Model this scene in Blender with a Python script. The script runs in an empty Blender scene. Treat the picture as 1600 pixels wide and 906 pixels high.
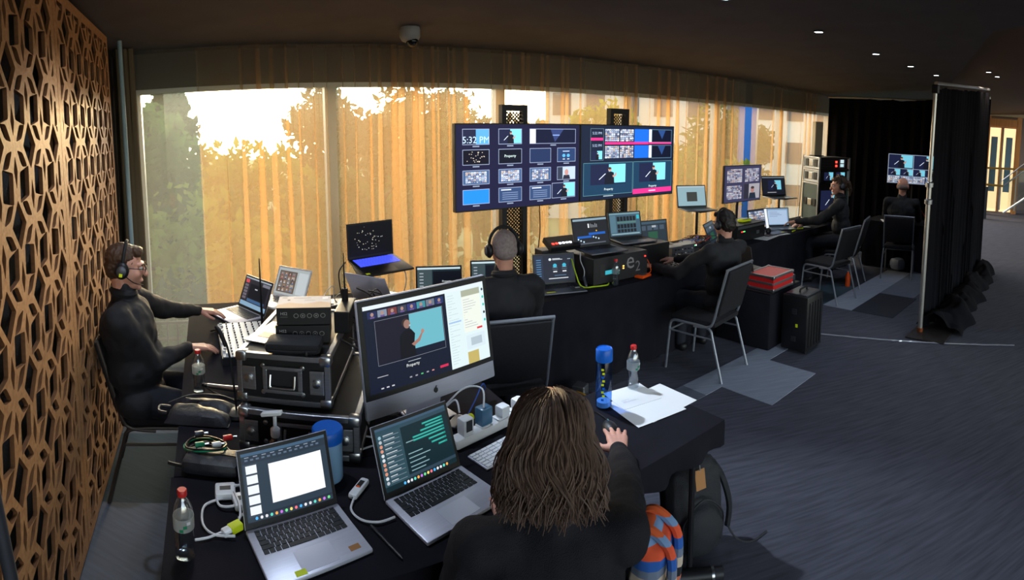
import bpy, bmesh, math, random
from mathutils import Vector, Matrix, Euler, noise
random.seed(7)
sc = bpy.context.scene
COL = sc.collection
R_ = math.radians
PI = math.pi
# ------------------------------------------------------------------ camera: a hand-held panorama (central cylindrical), held high and pitched down
cam = bpy.data.cameras.new('panorama_camera')
cam.type = 'PANO'
cam.panorama_type = 'CENTRAL_CYLINDRICAL'
FPX, YC = 880.0, 284.0
cam.central_cylindrical_range_u_min = -800 / FPX
cam.central_cylindrical_range_u_max = 800 / FPX
cam.central_cylindrical_range_v_min = -(906 - YC) / FPX
cam.central_cylindrical_range_v_max = YC / FPX
cam.central_cylindrical_radius = 1.0
cam.clip_start = 0.05
cam.clip_end = 400
camo = bpy.data.objects.new('panorama_camera', cam)
COL.objects.link(camo)
camo.location = (0, 0, 2.05)
camo.rotation_euler = (R_(90 - 5.5), 0, 0)
sc.camera = camo
# ------------------------------------------------------------------ view, world, sun
sc.view_settings.view_transform = 'Standard'
sc.view_settings.look = 'None'
sc.view_settings.gamma = 1.0
sc.view_settings.use_curve_mapping = False
sc.view_settings.exposure = 0.0
sc.cycles.max_bounces = 8
sc.cycles.transparent_max_bounces = 24
sc.cycles.caustics_reflective = False
sc.cycles.caustics_refractive = False
sc.cycles.sample_clamp_indirect = 4.0
SUN_AZ, SUN_EL = -0.42, R_(5.0)
world = bpy.data.worlds.new('evening_sky')
sc.world = world
world.use_nodes = True
wn = world.node_tree.nodes
wl = world.node_tree.links
sky = wn.new('ShaderNodeTexSky')
sky.sky_type = 'NISHITA'
sky.sun_disc = False
sky.sun_elevation = R_(13)
sky.sun_rotation = SUN_AZ
sky.air_density = 1.0
sky.dust_density = 1.5
hsv = wn.new('ShaderNodeHueSaturation')
hsv.inputs['Saturation'].default_value = 0.62
wl.new(sky.outputs['Color'], hsv.inputs['Color'])
wl.new(hsv.outputs['Color'], wn['Background'].inputs['Color'])
wn['Background'].inputs['Strength'].default_value = 0.8
sun = bpy.data.lights.new('sun', 'SUN')
sun.energy = 3.0
sun.angle = R_(3)
sun.color = (1.0, 0.66, 0.32)
suno = bpy.data.objects.new('sun', sun)
COL.objects.link(suno)
_sd = Vector((math.sin(SUN_AZ) * math.cos(SUN_EL), math.cos(SUN_AZ) * math.cos(SUN_EL), math.sin(SUN_EL)))
suno.rotation_euler = _sd.to_track_quat('Z', 'Y').to_euler()

# ------------------------------------------------------------------ the room's axes: e1 runs along the window wall, e2 towards it
AX = R_(31)
E1 = Vector((math.cos(AX), math.sin(AX), 0))
E2 = Vector((-math.sin(AX), math.cos(AX), 0))
def rm(a, b, z=0.0):
    return E1 * a + E2 * b + Vector((0, 0, z))
TZ = 0.744          # top of a table cloth

# ------------------------------------------------------------------ colour and materials
def lin(c):
    return tuple((x / 12.92 if x <= 0.04045 else ((x + 0.055) / 1.055) ** 2.4) for x in c)
def rgb(r, g, b):
    return lin((r / 255, g / 255, b / 255))
MATS = {}
def mat(name, col, rough=0.6, metal=0.0, var=0.0, scale=30.0, bump=0.0, bscale=200.0, spec=0.5, emit=None, estr=0.0, stretch=None, trans=0.0, ior=1.45, coat=0.0, sheen=0.0):
    if name in MATS:
        return MATS[name]
    m = bpy.data.materials.new(name)
    m.use_nodes = True
    nt = m.node_tree
    p = nt.nodes['Principled BSDF']
    p.inputs['Base Color'].default_value = (*col, 1)
    p.inputs['Roughness'].default_value = rough
    p.inputs['Metallic'].default_value = metal
    p.inputs['Specular IOR Level'].default_value = spec
    p.inputs['IOR'].default_value = ior
    p.inputs['Transmission Weight'].default_value = trans
    p.inputs['Coat Weight'].default_value = coat
    p.inputs['Sheen Weight'].default_value = sheen
    if emit:
        p.inputs['Emission Color'].default_value = (*emit, 1)
        p.inputs['Emission Strength'].default_value = estr
    if var > 0 or bump > 0:
        tc = nt.nodes.new('ShaderNodeTexCoord')
        mp = nt.nodes.new('ShaderNodeMapping')
        nt.links.new(tc.outputs['Object'], mp.inputs['Vector'])
        if stretch:
            mp.inputs['Scale'].default_value = stretch
    if var > 0:
        n = nt.nodes.new('ShaderNodeTexNoise')
        n.inputs['Scale'].default_value = scale
        n.inputs['Detail'].default_value = 5
        nt.links.new(mp.outputs['Vector'], n.inputs['Vector'])
        mr = nt.nodes.new('ShaderNodeMapRange')
        mr.inputs['From Min'].default_value = 0.3
        mr.inputs['From Max'].default_value = 0.7
        mr.inputs['To Min'].default_value = 1 - var
        mr.inputs['To Max'].default_value = 1 + var
        nt.links.new(n.outputs['Fac'], mr.inputs['Value'])
        mx = nt.nodes.new('ShaderNodeVectorMath')
        mx.operation = 'SCALE'
        mx.inputs[0].default_value = col
        nt.links.new(mr.outputs['Result'], mx.inputs['Scale'])
        nt.links.new(mx.outputs['Vector'], p.inputs['Base Color'])
    if bump > 0:
        n2 = nt.nodes.new('ShaderNodeTexNoise')
        n2.inputs['Scale'].default_value = bscale
        n2.inputs['Detail'].default_value = 3
        nt.links.new(mp.outputs['Vector'], n2.inputs['Vector'])
        b = nt.nodes.new('ShaderNodeBump')
        b.inputs['Strength'].default_value = bump
        b.inputs['Distance'].default_value = 0.01
        nt.links.new(n2.outputs['Fac'], b.inputs['Height'])
        nt.links.new(b.outputs['Normal'], p.inputs['Normal'])
    MATS[name] = m
    return m
M = {}
M['cloth'] = mat('black_cloth', rgb(31, 30, 37), 0.95, var=0.15, scale=6, bump=0.25, bscale=420, spec=.12)
M['black'] = mat('black_plastic', rgb(22, 22, 25), 0.45)
M['dark'] = mat('dark_plastic', rgb(38, 38, 43), 0.5)
M['rubber'] = mat('black_rubber', rgb(20, 20, 22), 0.7)
M['alu'] = mat('brushed_aluminium', rgb(206, 207, 222), 0.4, 0.35, var=0.06, scale=8, stretch=(1, 40, 40))
M['spacegrey'] = mat('space_grey_aluminium', rgb(92, 94, 104), 0.4, 0.7)
M['casealu'] = mat('case_aluminium', rgb(160, 162, 168), 0.38, 0.9, var=0.12, scale=20, stretch=(1, 1, 8))
M['steel'] = mat('steel', rgb(190, 192, 196), 0.28, 1.0)
M['chairframe'] = mat('silver_paint_frame', rgb(150, 154, 165), 0.42, 0.6)
M['bronze'] = mat('dark_bronze_frame', rgb(78, 70, 66), 0.45, 0.5)
M['pad'] = mat('black_chair_fabric', rgb(30, 29, 34), 0.9, var=0.2, scale=60, bump=0.2, bscale=500)
M['white'] = mat('white_plastic', rgb(232, 233, 236), 0.35)
M['paper'] = mat('paper', rgb(240, 240, 240), 0.8)
M['key'] = mat('black_key', rgb(26, 26, 30), 0.5)
M['laminate'] = mat('black_laminate', rgb(24, 24, 27), 0.55, var=0.2, scale=12)
M['red'] = mat('red_plastic', rgb(205, 40, 40), 0.4)
M['orange'] = mat('orange_rubber', rgb(255, 92, 20), 0.5)
M['yellow'] = mat('fluoro_yellow', rgb(226, 240, 30), 0.6)
M['blue'] = mat('blue_plastic', rgb(18, 100, 205), 0.35)
M['green'] = mat('green_plastic', rgb(20, 130, 90), 0.5)
M['cable'] = mat('black_cable', rgb(24, 24, 26), 0.5)
M['wcable'] = mat('white_cable', rgb(222, 222, 226), 0.45)
M['bcable'] = mat('blue_cable', rgb(40, 90, 190), 0.5)
M['rcable'] = mat('red_cable', rgb(170, 40, 40), 0.5)
M['ycable'] = mat('yellow_cable', rgb(205, 150, 40), 0.5)
M['ucable'] = mat('lime_cable', rgb(180, 205, 40), 0.5)
M['skin'] = mat('skin', rgb(214, 156, 136), 0.55, var=0.08, scale=25, bump=0.05, bscale=300)
M['skin2'] = mat('tanned_skin', rgb(196, 140, 118), 0.55, var=0.08, scale=25)
M['jacket'] = mat('black_jacket', rgb(31, 31, 36), 0.8, var=0.18, scale=10, bump=0.2, bscale=260)
M['knit'] = mat('charcoal_knit', rgb(36, 35, 40), 0.9, var=0.15, scale=14, bump=0.5, bscale=330, spec=.2)
M['trousers'] = mat('dark_trousers', rgb(28, 30, 40), 0.85, var=0.15, scale=20)
M['shoe'] = mat('black_shoe', rgb(20, 20, 22), 0.5)
M['hair_brown'] = mat('brown_hair', rgb(74, 52, 38), 0.5, var=0.45, scale=40, stretch=(3, 3, .4), bump=0.3, bscale=160)
M['hair_long'] = mat('long_brown_hair', rgb(92, 72, 62), 0.58, var=0.28, scale=30, stretch=(3, 3, .5), spec=.35)
M['hair_dark'] = mat('dark_hair', rgb(34, 27, 25), 0.5, var=0.4, scale=40, bump=0.3, bscale=160)
M['hair_grey'] = mat('shaved_grey_hair', rgb(138, 122, 120), 0.7, var=0.25, scale=60, bump=0.2, bscale=500)
M['eye'] = mat('eye_white', rgb(235, 232, 228), 0.2)
M['leather'] = mat('black_leather', rgb(40, 41, 48), 0.5, var=0.15, scale=15, bump=0.3, bscale=40)
M['drape'] = mat('black_velour_drape', rgb(19, 18, 22), 0.95, var=0.2, scale=3, stretch=(6, 6, .6), spec=.1)
M['cardboard'] = mat('brown_tag', rgb(168, 118, 72), 0.8)
M['lens'] = mat('dark_lens', rgb(10, 10, 14), 0.08)
M['darkmetal'] = mat('black_powder_coat', rgb(26, 26, 30), 0.5, 0.3)
M['sockblue'] = mat('usb_metal', rgb(120, 124, 132), 0.35, 0.9)
M['led_r'] = mat('red_led', (0.4, 0, 0), 0.4, emit=(1, .03, .02), estr=6)
M['led_g'] = mat('green_led', (0, .3, .05), 0.4, emit=(.1, 1, .2), estr=4)
M['led_w'] = mat('white_led', (0.5, .5, .5), 0.4, emit=(.8, .9, 1), estr=6)
M['led_o'] = mat('amber_led', (0.4, .2, 0), 0.4, emit=(1, .5, .08), estr=5)
M['led_b'] = mat('blue_key_light', (0.02, .02, .3), 0.4, emit=(.05, .08, 1), estr=1.4)

def glassy(name, tint=(1, 1, 1), gloss=0.08, rough=0.02):
    m = bpy.data.materials.new(name); m.use_nodes = True
    nt = m.node_tree; nt.nodes.clear()
    o = nt.nodes.new('ShaderNodeOutputMaterial'); mx = nt.nodes.new('ShaderNodeMixShader')
    t = nt.nodes.new('ShaderNodeBsdfTransparent'); g = nt.nodes.new('ShaderNodeBsdfGlossy')
    t.inputs['Color'].default_value = (*tint, 1); g.inputs['Roughness'].default_value = rough
    mx.inputs['Fac'].default_value = gloss
    nt.links.new(t.outputs[0], mx.inputs[1]); nt.links.new(g.outputs[0], mx.inputs[2]); nt.links.new(mx.outputs[0], o.inputs['Surface'])
    return m
M['pane'] = glassy('window_glass', (.93, .96, .95), 0.05)
M['petclear'] = glassy('clear_bottle_plastic', (.95, .97, .99), 0.24, 0.14)
M['water'] = glassy('water', (.86, .9, .93), 0.12, 0.03)
M['bluebottle'] = glassy('blue_tinted_plastic', (.30, .55, .95), 0.12, 0.1)
M['clearpouch'] = glassy('clear_pouch', (.85, .88, .9), 0.15, 0.1)

def sheer(name, fac, tl_col, d_col):
    m = bpy.data.materials.new(name); m.use_nodes = True
    nt = m.node_tree; nt.nodes.clear()
    o = nt.nodes.new('ShaderNodeOutputMaterial')
    mx = nt.nodes.new('ShaderNodeMixShader'); mx2 = nt.nodes.new('ShaderNodeMixShader')
    t = nt.nodes.new('ShaderNodeBsdfTransparent'); tl = nt.nodes.new('ShaderNodeBsdfTranslucent'); d = nt.nodes.new('ShaderNodeBsdfDiffuse')
    t.inputs['Color'].default_value = (1.0, .97, .90, 1)
    tl.inputs['Color'].default_value = (*tl_col, 1)
    d.inputs['Color'].default_value = (*d_col, 1)
    mx.inputs['Fac'].default_value = 0.35
    nt.links.new(tl.outputs[0], mx.inputs[1]); nt.links.new(d.outputs[0], mx.inputs[2])
    mx2.inputs['Fac'].default_value = fac
    nt.links.new(t.outputs[0], mx2.inputs[1]); nt.links.new(mx.outputs[0], mx2.inputs[2])
    nt.links.new(mx2.outputs[0], o.inputs['Surface'])
    return m
M['sheer'] = sheer('gold_sheer_curtain', .35, (.93, .57, .26), (.43, .36, .29))
M['sheer_thin'] = sheer('thin_grey_sheer_curtain', .22, (.62, .60, .52), (.40, .38, .34))

M['bandclear'] = sheer('pale_label_film', .45, (.75, .82, .90), (.72, .78, .86))
def leafmat(name, c1, c2):
    m = bpy.data.materials.new(name); m.use_nodes = True
    nt = m.node_tree; nt.nodes.clear()
    o = nt.nodes.new('ShaderNodeOutputMaterial'); mx = nt.nodes.new('ShaderNodeMixShader')
    tl = nt.nodes.new('ShaderNodeBsdfTranslucent'); d = nt.nodes.new('ShaderNodeBsdfDiffuse')
    tc = nt.nodes.new('ShaderNodeTexCoord'); n = nt.nodes.new('ShaderNodeTexNoise'); n.inputs['Scale'].default_value = .9
    r = nt.nodes.new('ShaderNodeMix'); r.data_type = 'RGBA'
    r.inputs['A'].default_value = (*c1, 1); r.inputs['B'].default_value = (*c2, 1)
    nt.links.new(tc.outputs['Object'], n.inputs['Vector']); nt.links.new(n.outputs['Fac'], r.inputs['Factor'])
    nt.links.new(r.outputs['Result'], tl.inputs['Color']); nt.links.new(r.outputs['Result'], d.inputs['Color'])
    mx.inputs['Fac'].default_value = .5
    nt.links.new(d.outputs[0], mx.inputs[1]); nt.links.new(tl.outputs[0], mx.inputs[2]); nt.links.new(mx.outputs[0], o.inputs['Surface'])
    return m

def screenmat(name, strength):
    m = bpy.data.materials.new(name); m.use_nodes = True
    nt = m.node_tree; p = nt.nodes['Principled BSDF']
    a = nt.nodes.new('ShaderNodeAttribute'); a.attribute_name = 'Col'
    p.inputs['Base Color'].default_value = (.01, .01, .012, 1); p.inputs['Roughness'].default_value = .35; p.inputs['Specular IOR Level'].default_value = .12
    nt.links.new(a.outputs['Color'], p.inputs['Emission Color']); p.inputs['Emission Strength'].default_value = strength
    return m
M['screen'] = screenmat('lit_screen', 1.0)
def printmat():
    m = bpy.data.materials.new('printed_surface'); m.use_nodes = True
    nt = m.node_tree; p = nt.nodes['Principled BSDF']
    a = nt.nodes.new('ShaderNodeAttribute'); a.attribute_name = 'Col'
    nt.links.new(a.outputs['Color'], p.inputs['Base Color']); p.inputs['Roughness'].default_value = .6
    return m
M['print'] = printmat()

# ------------------------------------------------------------------ mesh building
def basis(d):
    d = d.normalized()
    u = d.cross(Vector((0, 0, 1)))
    if u.length < 1e-4: u = d.cross(Vector((1, 0, 0)))
    u.normalize()
    return u, d.cross(u).normalized()
class MB:
    def __init__(s): s.v = []; s.f = []; s.m = []; s.T = Matrix.Identity(4); s.mi = 0
    def add(s, vs, fs):
        k = len(s.v)
        s.v += [s.T @ Vector(p) for p in vs]
        s.f += [tuple(i + k for i in f) for f in fs]
        s.m += [s.mi] * len(fs)
        return s
    def box(s, c, d, rot=None, bev=0.0):
        x, y, z = d[0] / 2, d[1] / 2, d[2] / 2
        if bev <= 0:
            vs = [(i, j, k) for i in (-x, x) for j in (-y, y) for k in (-z, z)]
            fs = [(0, 1, 3, 2), (4, 6, 7, 5), (0, 4, 5, 1), (2, 3, 7, 6), (0, 2, 6, 4), (1, 5, 7, 3)]
        else:
            b = min(bev, x * .99, y * .99, z * .99)
            bm = bmesh.new(); bmesh.ops.create_cube(bm, size=1)
            for v in bm.verts: v.co = Vector((v.co.x * d[0], v.co.y * d[1], v.co.z * d[2]))
            bmesh.ops.bevel(bm, geom=bm.edges[:], offset=b, segments=2, affect='EDGES', profile=.5)
            bm.verts.index_update()
            vs = [tuple(v.co) for v in bm.verts]; fs = [tuple(v.index for v in f.verts) for f in bm.faces]; bm.free()
        mt = Matrix.Translation(c)
        if rot: mt = mt @ Euler(rot).to_matrix().to_4x4()
        return s.add([mt @ Vector(p) for p in vs], fs)
    def tube(s, pts, r, n=8, cap=True, closed=False):
        pts = [Vector(p) for p in pts]; N = len(pts)
        rs = r if isinstance(r, (list, tuple)) else [r] * N
        vs = []; fs = []; u = None
        for i, p in enumerate(pts):
            if closed: d = pts[(i + 1) % N] - pts[i - 1]
            else: d = pts[min(i + 1, N - 1)] - pts[max(i - 1, 0)]
            if d.length < 1e-9: d = Vector((0, 0, 1))
            d.normalize()
            if u is None: u, w = basis(d)
            else:
                u = (u - d * u.dot(d))
                if u.length < 1e-5: u, w = basis(d)
                u.normalize(); w = d.cross(u)
            for k in range(n):
                a = 2 * PI * k / n
                vs.append(p + (u * math.cos(a) + w * math.sin(a)) * rs[i])
        for i in range(N if closed else N - 1):
            j = (i + 1) % N
            for k in range(n): fs.append((i * n + k, i * n + (k + 1) % n, j * n + (k + 1) % n, j * n + k))
        if cap and not closed: fs += [tuple(range(n))[::-1], tuple((N - 1) * n + k for k in range(n))]
        return s.add(vs, fs)
    def lathe(s, prof, c=(0, 0, 0), n=16, mt=None):
        vs = []; fs = []; N = len(prof)
        for r, z in prof:
            for k in range(n):
                a = 2 * PI * k / n; vs.append((r * math.cos(a), r * math.sin(a), z))
        for i in range(N - 1):
            for k in range(n): fs.append((i * n + k, i * n + (k + 1) % n, (i + 1) * n + (k + 1) % n, (i + 1) * n + k))
        fs += [tuple(range(n))[::-1], tuple((N - 1) * n + k for k in range(n))]
        m4 = Matrix.Translation(c) @ (mt if mt else Matrix.Identity(4))
        return s.add([m4 @ Vector(p) for p in vs], fs)
    def cyl(s, p0, p1, r, n=14): return s.tube([p0, p1], r, n)
    def ell(s, c, rad, rot=None, n=14, m=10):
        vs = []; fs = []
        mt = Matrix.Translation(c)
        if rot: mt = mt @ Euler(rot).to_matrix().to_4x4()
        for i in range(1, m):
            t = PI * i / m
            for k in range(n):
                a = 2 * PI * k / n
                vs.append(mt @ Vector((rad[0] * math.sin(t) * math.cos(a), rad[1] * math.sin(t) * math.sin(a), rad[2] * math.cos(t))))
        for i in range(m - 2):
            for k in range(n): fs.append((i * n + k, (i + 1) * n + k, (i + 1) * n + (k + 1) % n, i * n + (k + 1) % n))
        vs += [mt @ Vector((0, 0, rad[2])), mt @ Vector((0, 0, -rad[2]))]; a = len(vs)
        for k in range(n):
            fs.append((a - 2, k, (k + 1) % n)); fs.append((a - 1, (m - 2) * n + (k + 1) % n, (m - 2) * n + k))
        return s.add(vs, fs)
    def cap(s, p0, p1, r0, r1, n=12):
        p0 = Vector(p0); p1 = Vector(p1); d = (p1 - p0)
        if d.length < 1e-6: d = Vector((0, 0, 1e-4))
        L = d.length; dn = d / L; pts = []; rr = []
        for i in range(4):
            t = PI / 2 * (i + .35) / 4.0
            pts.append(p0 - dn * r0 * math.cos(t)); rr.append(r0 * math.sin(t))
        pts += [p0, p1]; rr += [r0, r1]
        for i in range(4):
            t = PI / 2 * (3.65 - i) / 4.0
            pts.append(p1 + dn * r1 * math.cos(t)); rr.append(r1 * math.sin(t))
        return s.tube(pts, rr, n)
    def prism(s, poly, z0, z1):
        n = len(poly)
        vs = [(x, y, z0) for x, y in poly] + [(x, y, z1) for x, y in poly]
        fs = [tuple(range(n))[::-1], tuple(range(n, 2 * n))] + [(i, (i + 1) % n, n + (i + 1) % n, n + i) for i in range(n)]
        return s.add(vs, fs)
    def mesh(s, name):
        me = bpy.data.meshes.new(name); me.from_pydata([tuple(v) for v in s.v], [], s.f); me.update()
        return me
    def build(s, name, m=None, parent=None, smooth=False, mats=None):
        me = s.mesh(name)
        for x in (mats or [m]):
            me.materials.append(x)
        if mats:
            me.polygons.foreach_set('material_index', s.m)
        o = obj(name, me, parent)
        if smooth: shade(me)
        return o
def shade(me, ang=40):
    me.polygons.foreach_set('use_smooth', [True] * len(me.polygons))
    if ang: me.set_sharp_from_angle(angle=R_(ang))
def obj(name, me, parent=None):
    o = bpy.data.objects.new(name, me); COL.objects.link(o)
    if parent: o.parent = parent
    return o
def tag(o, label, cat, group=None, kind=None):
    o['label'] = label; o['category'] = cat
    if group: o['group'] = group
    if kind: o['kind'] = kind
    return o
def struct(o, label=None, cat=None):
    o['kind'] = 'structure'
    if label: o['label'] = label
    if cat: o['category'] = cat
    return o
def thing(name, label, cat, loc=(0, 0, 0), rz=0.0, group=None):
    o = bpy.data.objects.new(name, None); COL.objects.link(o); o.empty_display_size = .05
    o.location = loc; o.rotation_euler = (0, 0, rz)
    return tag(o, label, cat, group)
def dup(root, loc, rz, label, group=None):
    r = root.copy(); COL.objects.link(r); r.location = loc; r.rotation_euler = (0, 0, rz); r['label'] = label
    if group: r['group'] = group
    for ch in root.children:
        c = ch.copy(); COL.objects.link(c); c.parent = r
        for g in ch.children:
            d = g.copy(); COL.objects.link(d); d.parent = c
    return r
def crom(pts, k=6, closed=False):
    P = [Vector(p) for p in pts]; out = []; n = len(P)
    for i in range(n if closed else n - 1):
        if closed: a, b, c, d = P[i - 1], P[i], P[(i + 1) % n], P[(i + 2) % n]
        else: a, b, c, d = P[max(i - 1, 0)], P[i], P[i + 1], P[min(i + 2, n - 1)]
        for j in range(k):
            t = j / k
            out.append(.5 * ((2 * b) + (c - a) * t + (2 * a - 5 * b + 4 * c - d) * t * t + (3 * b - a - 3 * c + d) * t ** 3))
    if not closed: out.append(P[-1])
    return out
def cable(name, label, pts, r=.004, m=None, group=None, closed=False, k=6, n=6):
    o = MB().tube(crom(pts, k, closed), r, n, closed=closed).build(name, m or M['cable'], smooth=True)
    return tag(o, label, 'cable', group)

# a scratch scene for evaluating modifiers and curves, removed at the end
SCR = bpy.data.scenes.new('scratch')
def evaluate(o):
    SCR.collection.objects.link(o); vl = SCR.view_layers[0]; vl.update()
    me = bpy.data.meshes.new_from_object(o.evaluated_get(vl.depsgraph)); bpy.data.objects.remove(o); return me
_txt = {}
def textgeo(s):
    if s in _txt: return _txt[s]
    cu = bpy.data.curves.new('t', 'FONT'); cu.body = s; cu.size = 1; cu.resolution_u = 2
    me = evaluate(bpy.data.objects.new('t', cu))
    vs = [(v.co.x, v.co.y) for v in me.vertices]; fs = [tuple(p.vertices) for p in me.polygons]
    bpy.data.curves.remove(cu); bpy.data.meshes.remove(me)
    w = max([v[0] for v in vs] or [1])
    _txt[s] = (vs, fs, w)
    return _txt[s]
class Scr:
    """flat picture on a w x h sheet; x to the right, y down, both 0..1; lies in local XZ, seen from -Y"""
    def __init__(s, w, h): s.w = w; s.h = h; s.v = []; s.f = []; s.c = []
    def _p(s, x, y, l): return ((x - .5) * s.w, -l * .00035, (.5 - y) * s.h)
    def poly(s, pts, col, l=1):
        k = len(s.v); s.v += [s._p(x, y, l) for x, y in pts]; s.f.append(tuple(range(k, k + len(pts)))); s.c.append(col); return s
    def rect(s, x0, y0, x1, y1, col, l=1): return s.poly([(x0, y1), (x1, y1), (x1, y0), (x0, y0)], col, l)
    def frame(s, x0, y0, x1, y1, col, t=.004, l=2):
        ty = t * s.w / s.h
        s.rect(x0, y0, x1, y0 + ty, col, l); s.rect(x0, y1 - ty, x1, y1, col, l); s.rect(x0, y0, x0 + t, y1, col, l); s.rect(x1 - t, y0, x1, y1, col, l); return s
    def ell(s, cx, cy, rx, ry, col, l=2, n=14): return s.poly([(cx + rx * math.cos(-2 * PI * i / n), cy - ry * math.sin(-2 * PI * i / n) * -1) for i in range(n)][::-1] if False else [(cx + rx * math.cos(2 * PI * i / n), cy - ry * math.sin(2 * PI * i / n)) for i in range(n)], col, l)
    def text(s, t, x, y, hgt, col, l=3, al='c'):
        vs, fs, w = textgeo(t); ar = s.h / s.w; k = len(s.v); sx = hgt * ar
        x0 = x - (w * sx / 2 if al == 'c' else 0)
        s.v += [s._p(x0 + vx * sx, y - vy * hgt, l) for vx, vy in vs]
        s.f += [tuple(i + k for i in f) for f in fs]; s.c += [col] * len(fs); return s
    def mosaic(s, x0, y0, x1, y1, nx, ny, rnd, l=2, pal=None, gap=.14):
        """a wall of little video faces"""
        gx = (x1 - x0) / nx; gy = (y1 - y0) / ny
        bg = pal or [(.42, .55, .78), (.62, .72, .85), (.08, .12, .22), (.30, .38, .52), (.55, .45, .38), (.16, .24, .42), (.75, .82, .92)]
        fc = [(.55, .36, .28), (.40, .24, .18), (.65, .46, .38)]; cl = [(.04, .05, .10), (.35, .10, .12), (.10, .20, .38), (.55, .58, .62)]
        for i in range(nx):
            for j in range(ny):
                X, Y = x0 + gx * (i + gap / 2), y0 + gy * (j + gap / 2); w, h = gx * (1 - gap), gy * (1 - gap); d = rnd.uniform(-.12, .12)
                s.rect(X, Y, X + w, Y + h, rnd.choice(bg), l); s.rect(X + w * (.25 + d), Y + h * .68, X + w * (.75 + d), Y + h, rnd.choice(cl), l + 1); s.ell(X + w * (.5 + d), Y + h * .46, w * .15, h * .24, rnd.choice(fc), l + 1, 7)
        return s
    def presenter(s, x0, y0, x1, y1, l=2, bar=True):
        """dark stage, pale wall and a man in a black T-shirt pointing"""
        X = lambda u: x0 + (x1 - x0) * u
        Y = lambda v: y0 + (y1 - y0) * v
        s.rect(x0, y0, x1, y1, (.012, .016, .05), l)
        s.rect(X(.5), y0, X(.98), Y(.94), (.20, .62, .78), l + 1)
        s.poly([(X(.38), Y(1)), (X(.66), Y(1)), (X(.64), Y(.42)), (X(.56), Y(.36)), (X(.47), Y(.38)), (X(.4), Y(.5))], (.008, .01, .02), l + 2)
        s.ell(X(.53), Y(.26), (x1 - x0) * .05, (y1 - y0) * .1, (.5, .3, .24), l + 3)
        s.ell(X(.52), Y(.2), (x1 - x0) * .05, (y1 - y0) * .06, (.05, .035, .03), l + 4)
        s.poly([(X(.62), Y(.66)), (X(.7), Y(.6)), (X(.72), Y(.44)), (X(.69), Y(.42)), (X(.66), Y(.54)), (X(.6), Y(.56))], (.5, .28, .22), l + 3)
        if bar: s.poly([(X(.22), Y(.74)), (X(.25), Y(.74)), (X(.42), Y(.46)), (X(.39), Y(.46))], (.75, .85, 1), l + 3)
        return s
    def build(s, name, parent=None, m=None, loc=(0, 0, 0), rot=(0, 0, 0), gain=1.0):
        me = bpy.data.meshes.new(name); me.from_pydata(s.v, [], s.f); me.update()
        at = me.color_attributes.new('Col', 'FLOAT_COLOR', 'CORNER'); buf = []
        for p, c in zip(me.polygons, s.c):
            for _ in range(p.loop_total): buf += [c[0] * gain, c[1] * gain, c[2] * gain, 1]
        at.data.foreach_set('color', buf)
        me.materials.append(m or M['screen'])
        o = obj(name, me, parent); o.location = loc; o.rotation_euler = rot
        return o

# ================================================================== the setting
def carpet():
    m = bpy.data.materials.new('streaked_carpet'); m.use_nodes = True
    nt = m.node_tree; p = nt.nodes['Principled BSDF']
    tc = nt.nodes.new('ShaderNodeTexCoord'); mp = nt.nodes.new('ShaderNodeMapping')
    mp.inputs['Rotation'].default_value = (0, 0, R_(-8)); mp.inputs['Scale'].default_value = (2.2, 26, 1)
    n = nt.nodes.new('ShaderNodeTexNoise'); n.inputs['Scale'].default_value = 1.6; n.inputs['Detail'].default_value = 6
    n2 = nt.nodes.new('ShaderNodeTexNoise'); n2.inputs['Scale'].default_value = .5
    r = nt.nodes.new('ShaderNodeValToRGB')
    r.color_ramp.elements[0].position = .3; r.color_ramp.elements[0].color = (*rgb(58, 58, 68), 1)
    r.color_ramp.elements[1].position = .72; r.color_ramp.elements[1].color = (*rgb(82, 82, 95), 1)
    nt.links.new(tc.outputs['Object'], mp.inputs['Vector']); nt.links.new(mp.outputs['Vector'], n.inputs['Vector'])
    nt.links.new(n.outputs['Fac'], r.inputs['Fac']); nt.links.new(r.outputs['Color'], p.inputs['Base Color'])
    p.inputs['Roughness'].default_value = .95
    b = nt.nodes.new('ShaderNodeBump'); b.inputs['Strength'].default_value = .3; b.inputs['Distance'].default_value = .004
    n3 = nt.nodes.new('ShaderNodeTexNoise'); n3.inputs['Scale'].default_value = 260
    nt.links.new(tc.outputs['Object'], n3.inputs['Vector']); nt.links.new(n3.outputs['Fac'], b.inputs['Height']); nt.links.new(b.outputs['Normal'], p.inputs['Normal'])
    return m
M['carpet'] = carpet()
def ab_poly(pts): return [(rm(a, b).x, rm(a, b).y) for a, b in pts]
fl = struct(MB().prism(ab_poly([(-3, -4), (32, -16), (32, 6.2), (9.6, 5.0), (-3, 5.0)]), -.12, 0).build('floor', M['carpet']), 'dark grey streaked carpet floor', 'floor')
M['tile_light'] = mat('light_grey_carpet_tile', rgb(140, 146, 160), .95, var=.12, scale=4, stretch=(1, 12, 1))
M['tile_dark'] = mat('charcoal_carpet_tile', rgb(44, 45, 54), .95, var=.12, scale=4, stretch=(1, 12, 1))
M['tile_teal'] = mat('slate_blue_carpet_tile', rgb(62, 80, 92), .95, var=.12, scale=4, stretch=(1, 12, 1))
M['tile_mid'] = mat('mid_grey_carpet_tile', rgb(98, 104, 116), .95, var=.12, scale=4, stretch=(1, 12, 1))
def tile(pts, m, z=.004):
    MB().prism(ab_poly(pts), .0005, z).build('carpet_tile', m, fl)
tile([(3.5, 2.62), (3.5, 2.14), (4.2, 2.14), (4.2, 2.62)], M['tile_light'])
tile([(3.3, 2.62), (4.9, 2.62), (4.9, 2.86), (3.3, 2.86)], M['tile_light'])
tile([(1.9, 2.62), (3.3, 2.62), (3.3, 2.86), (1.9, 2.86)], M['tile_mid'])
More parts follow.
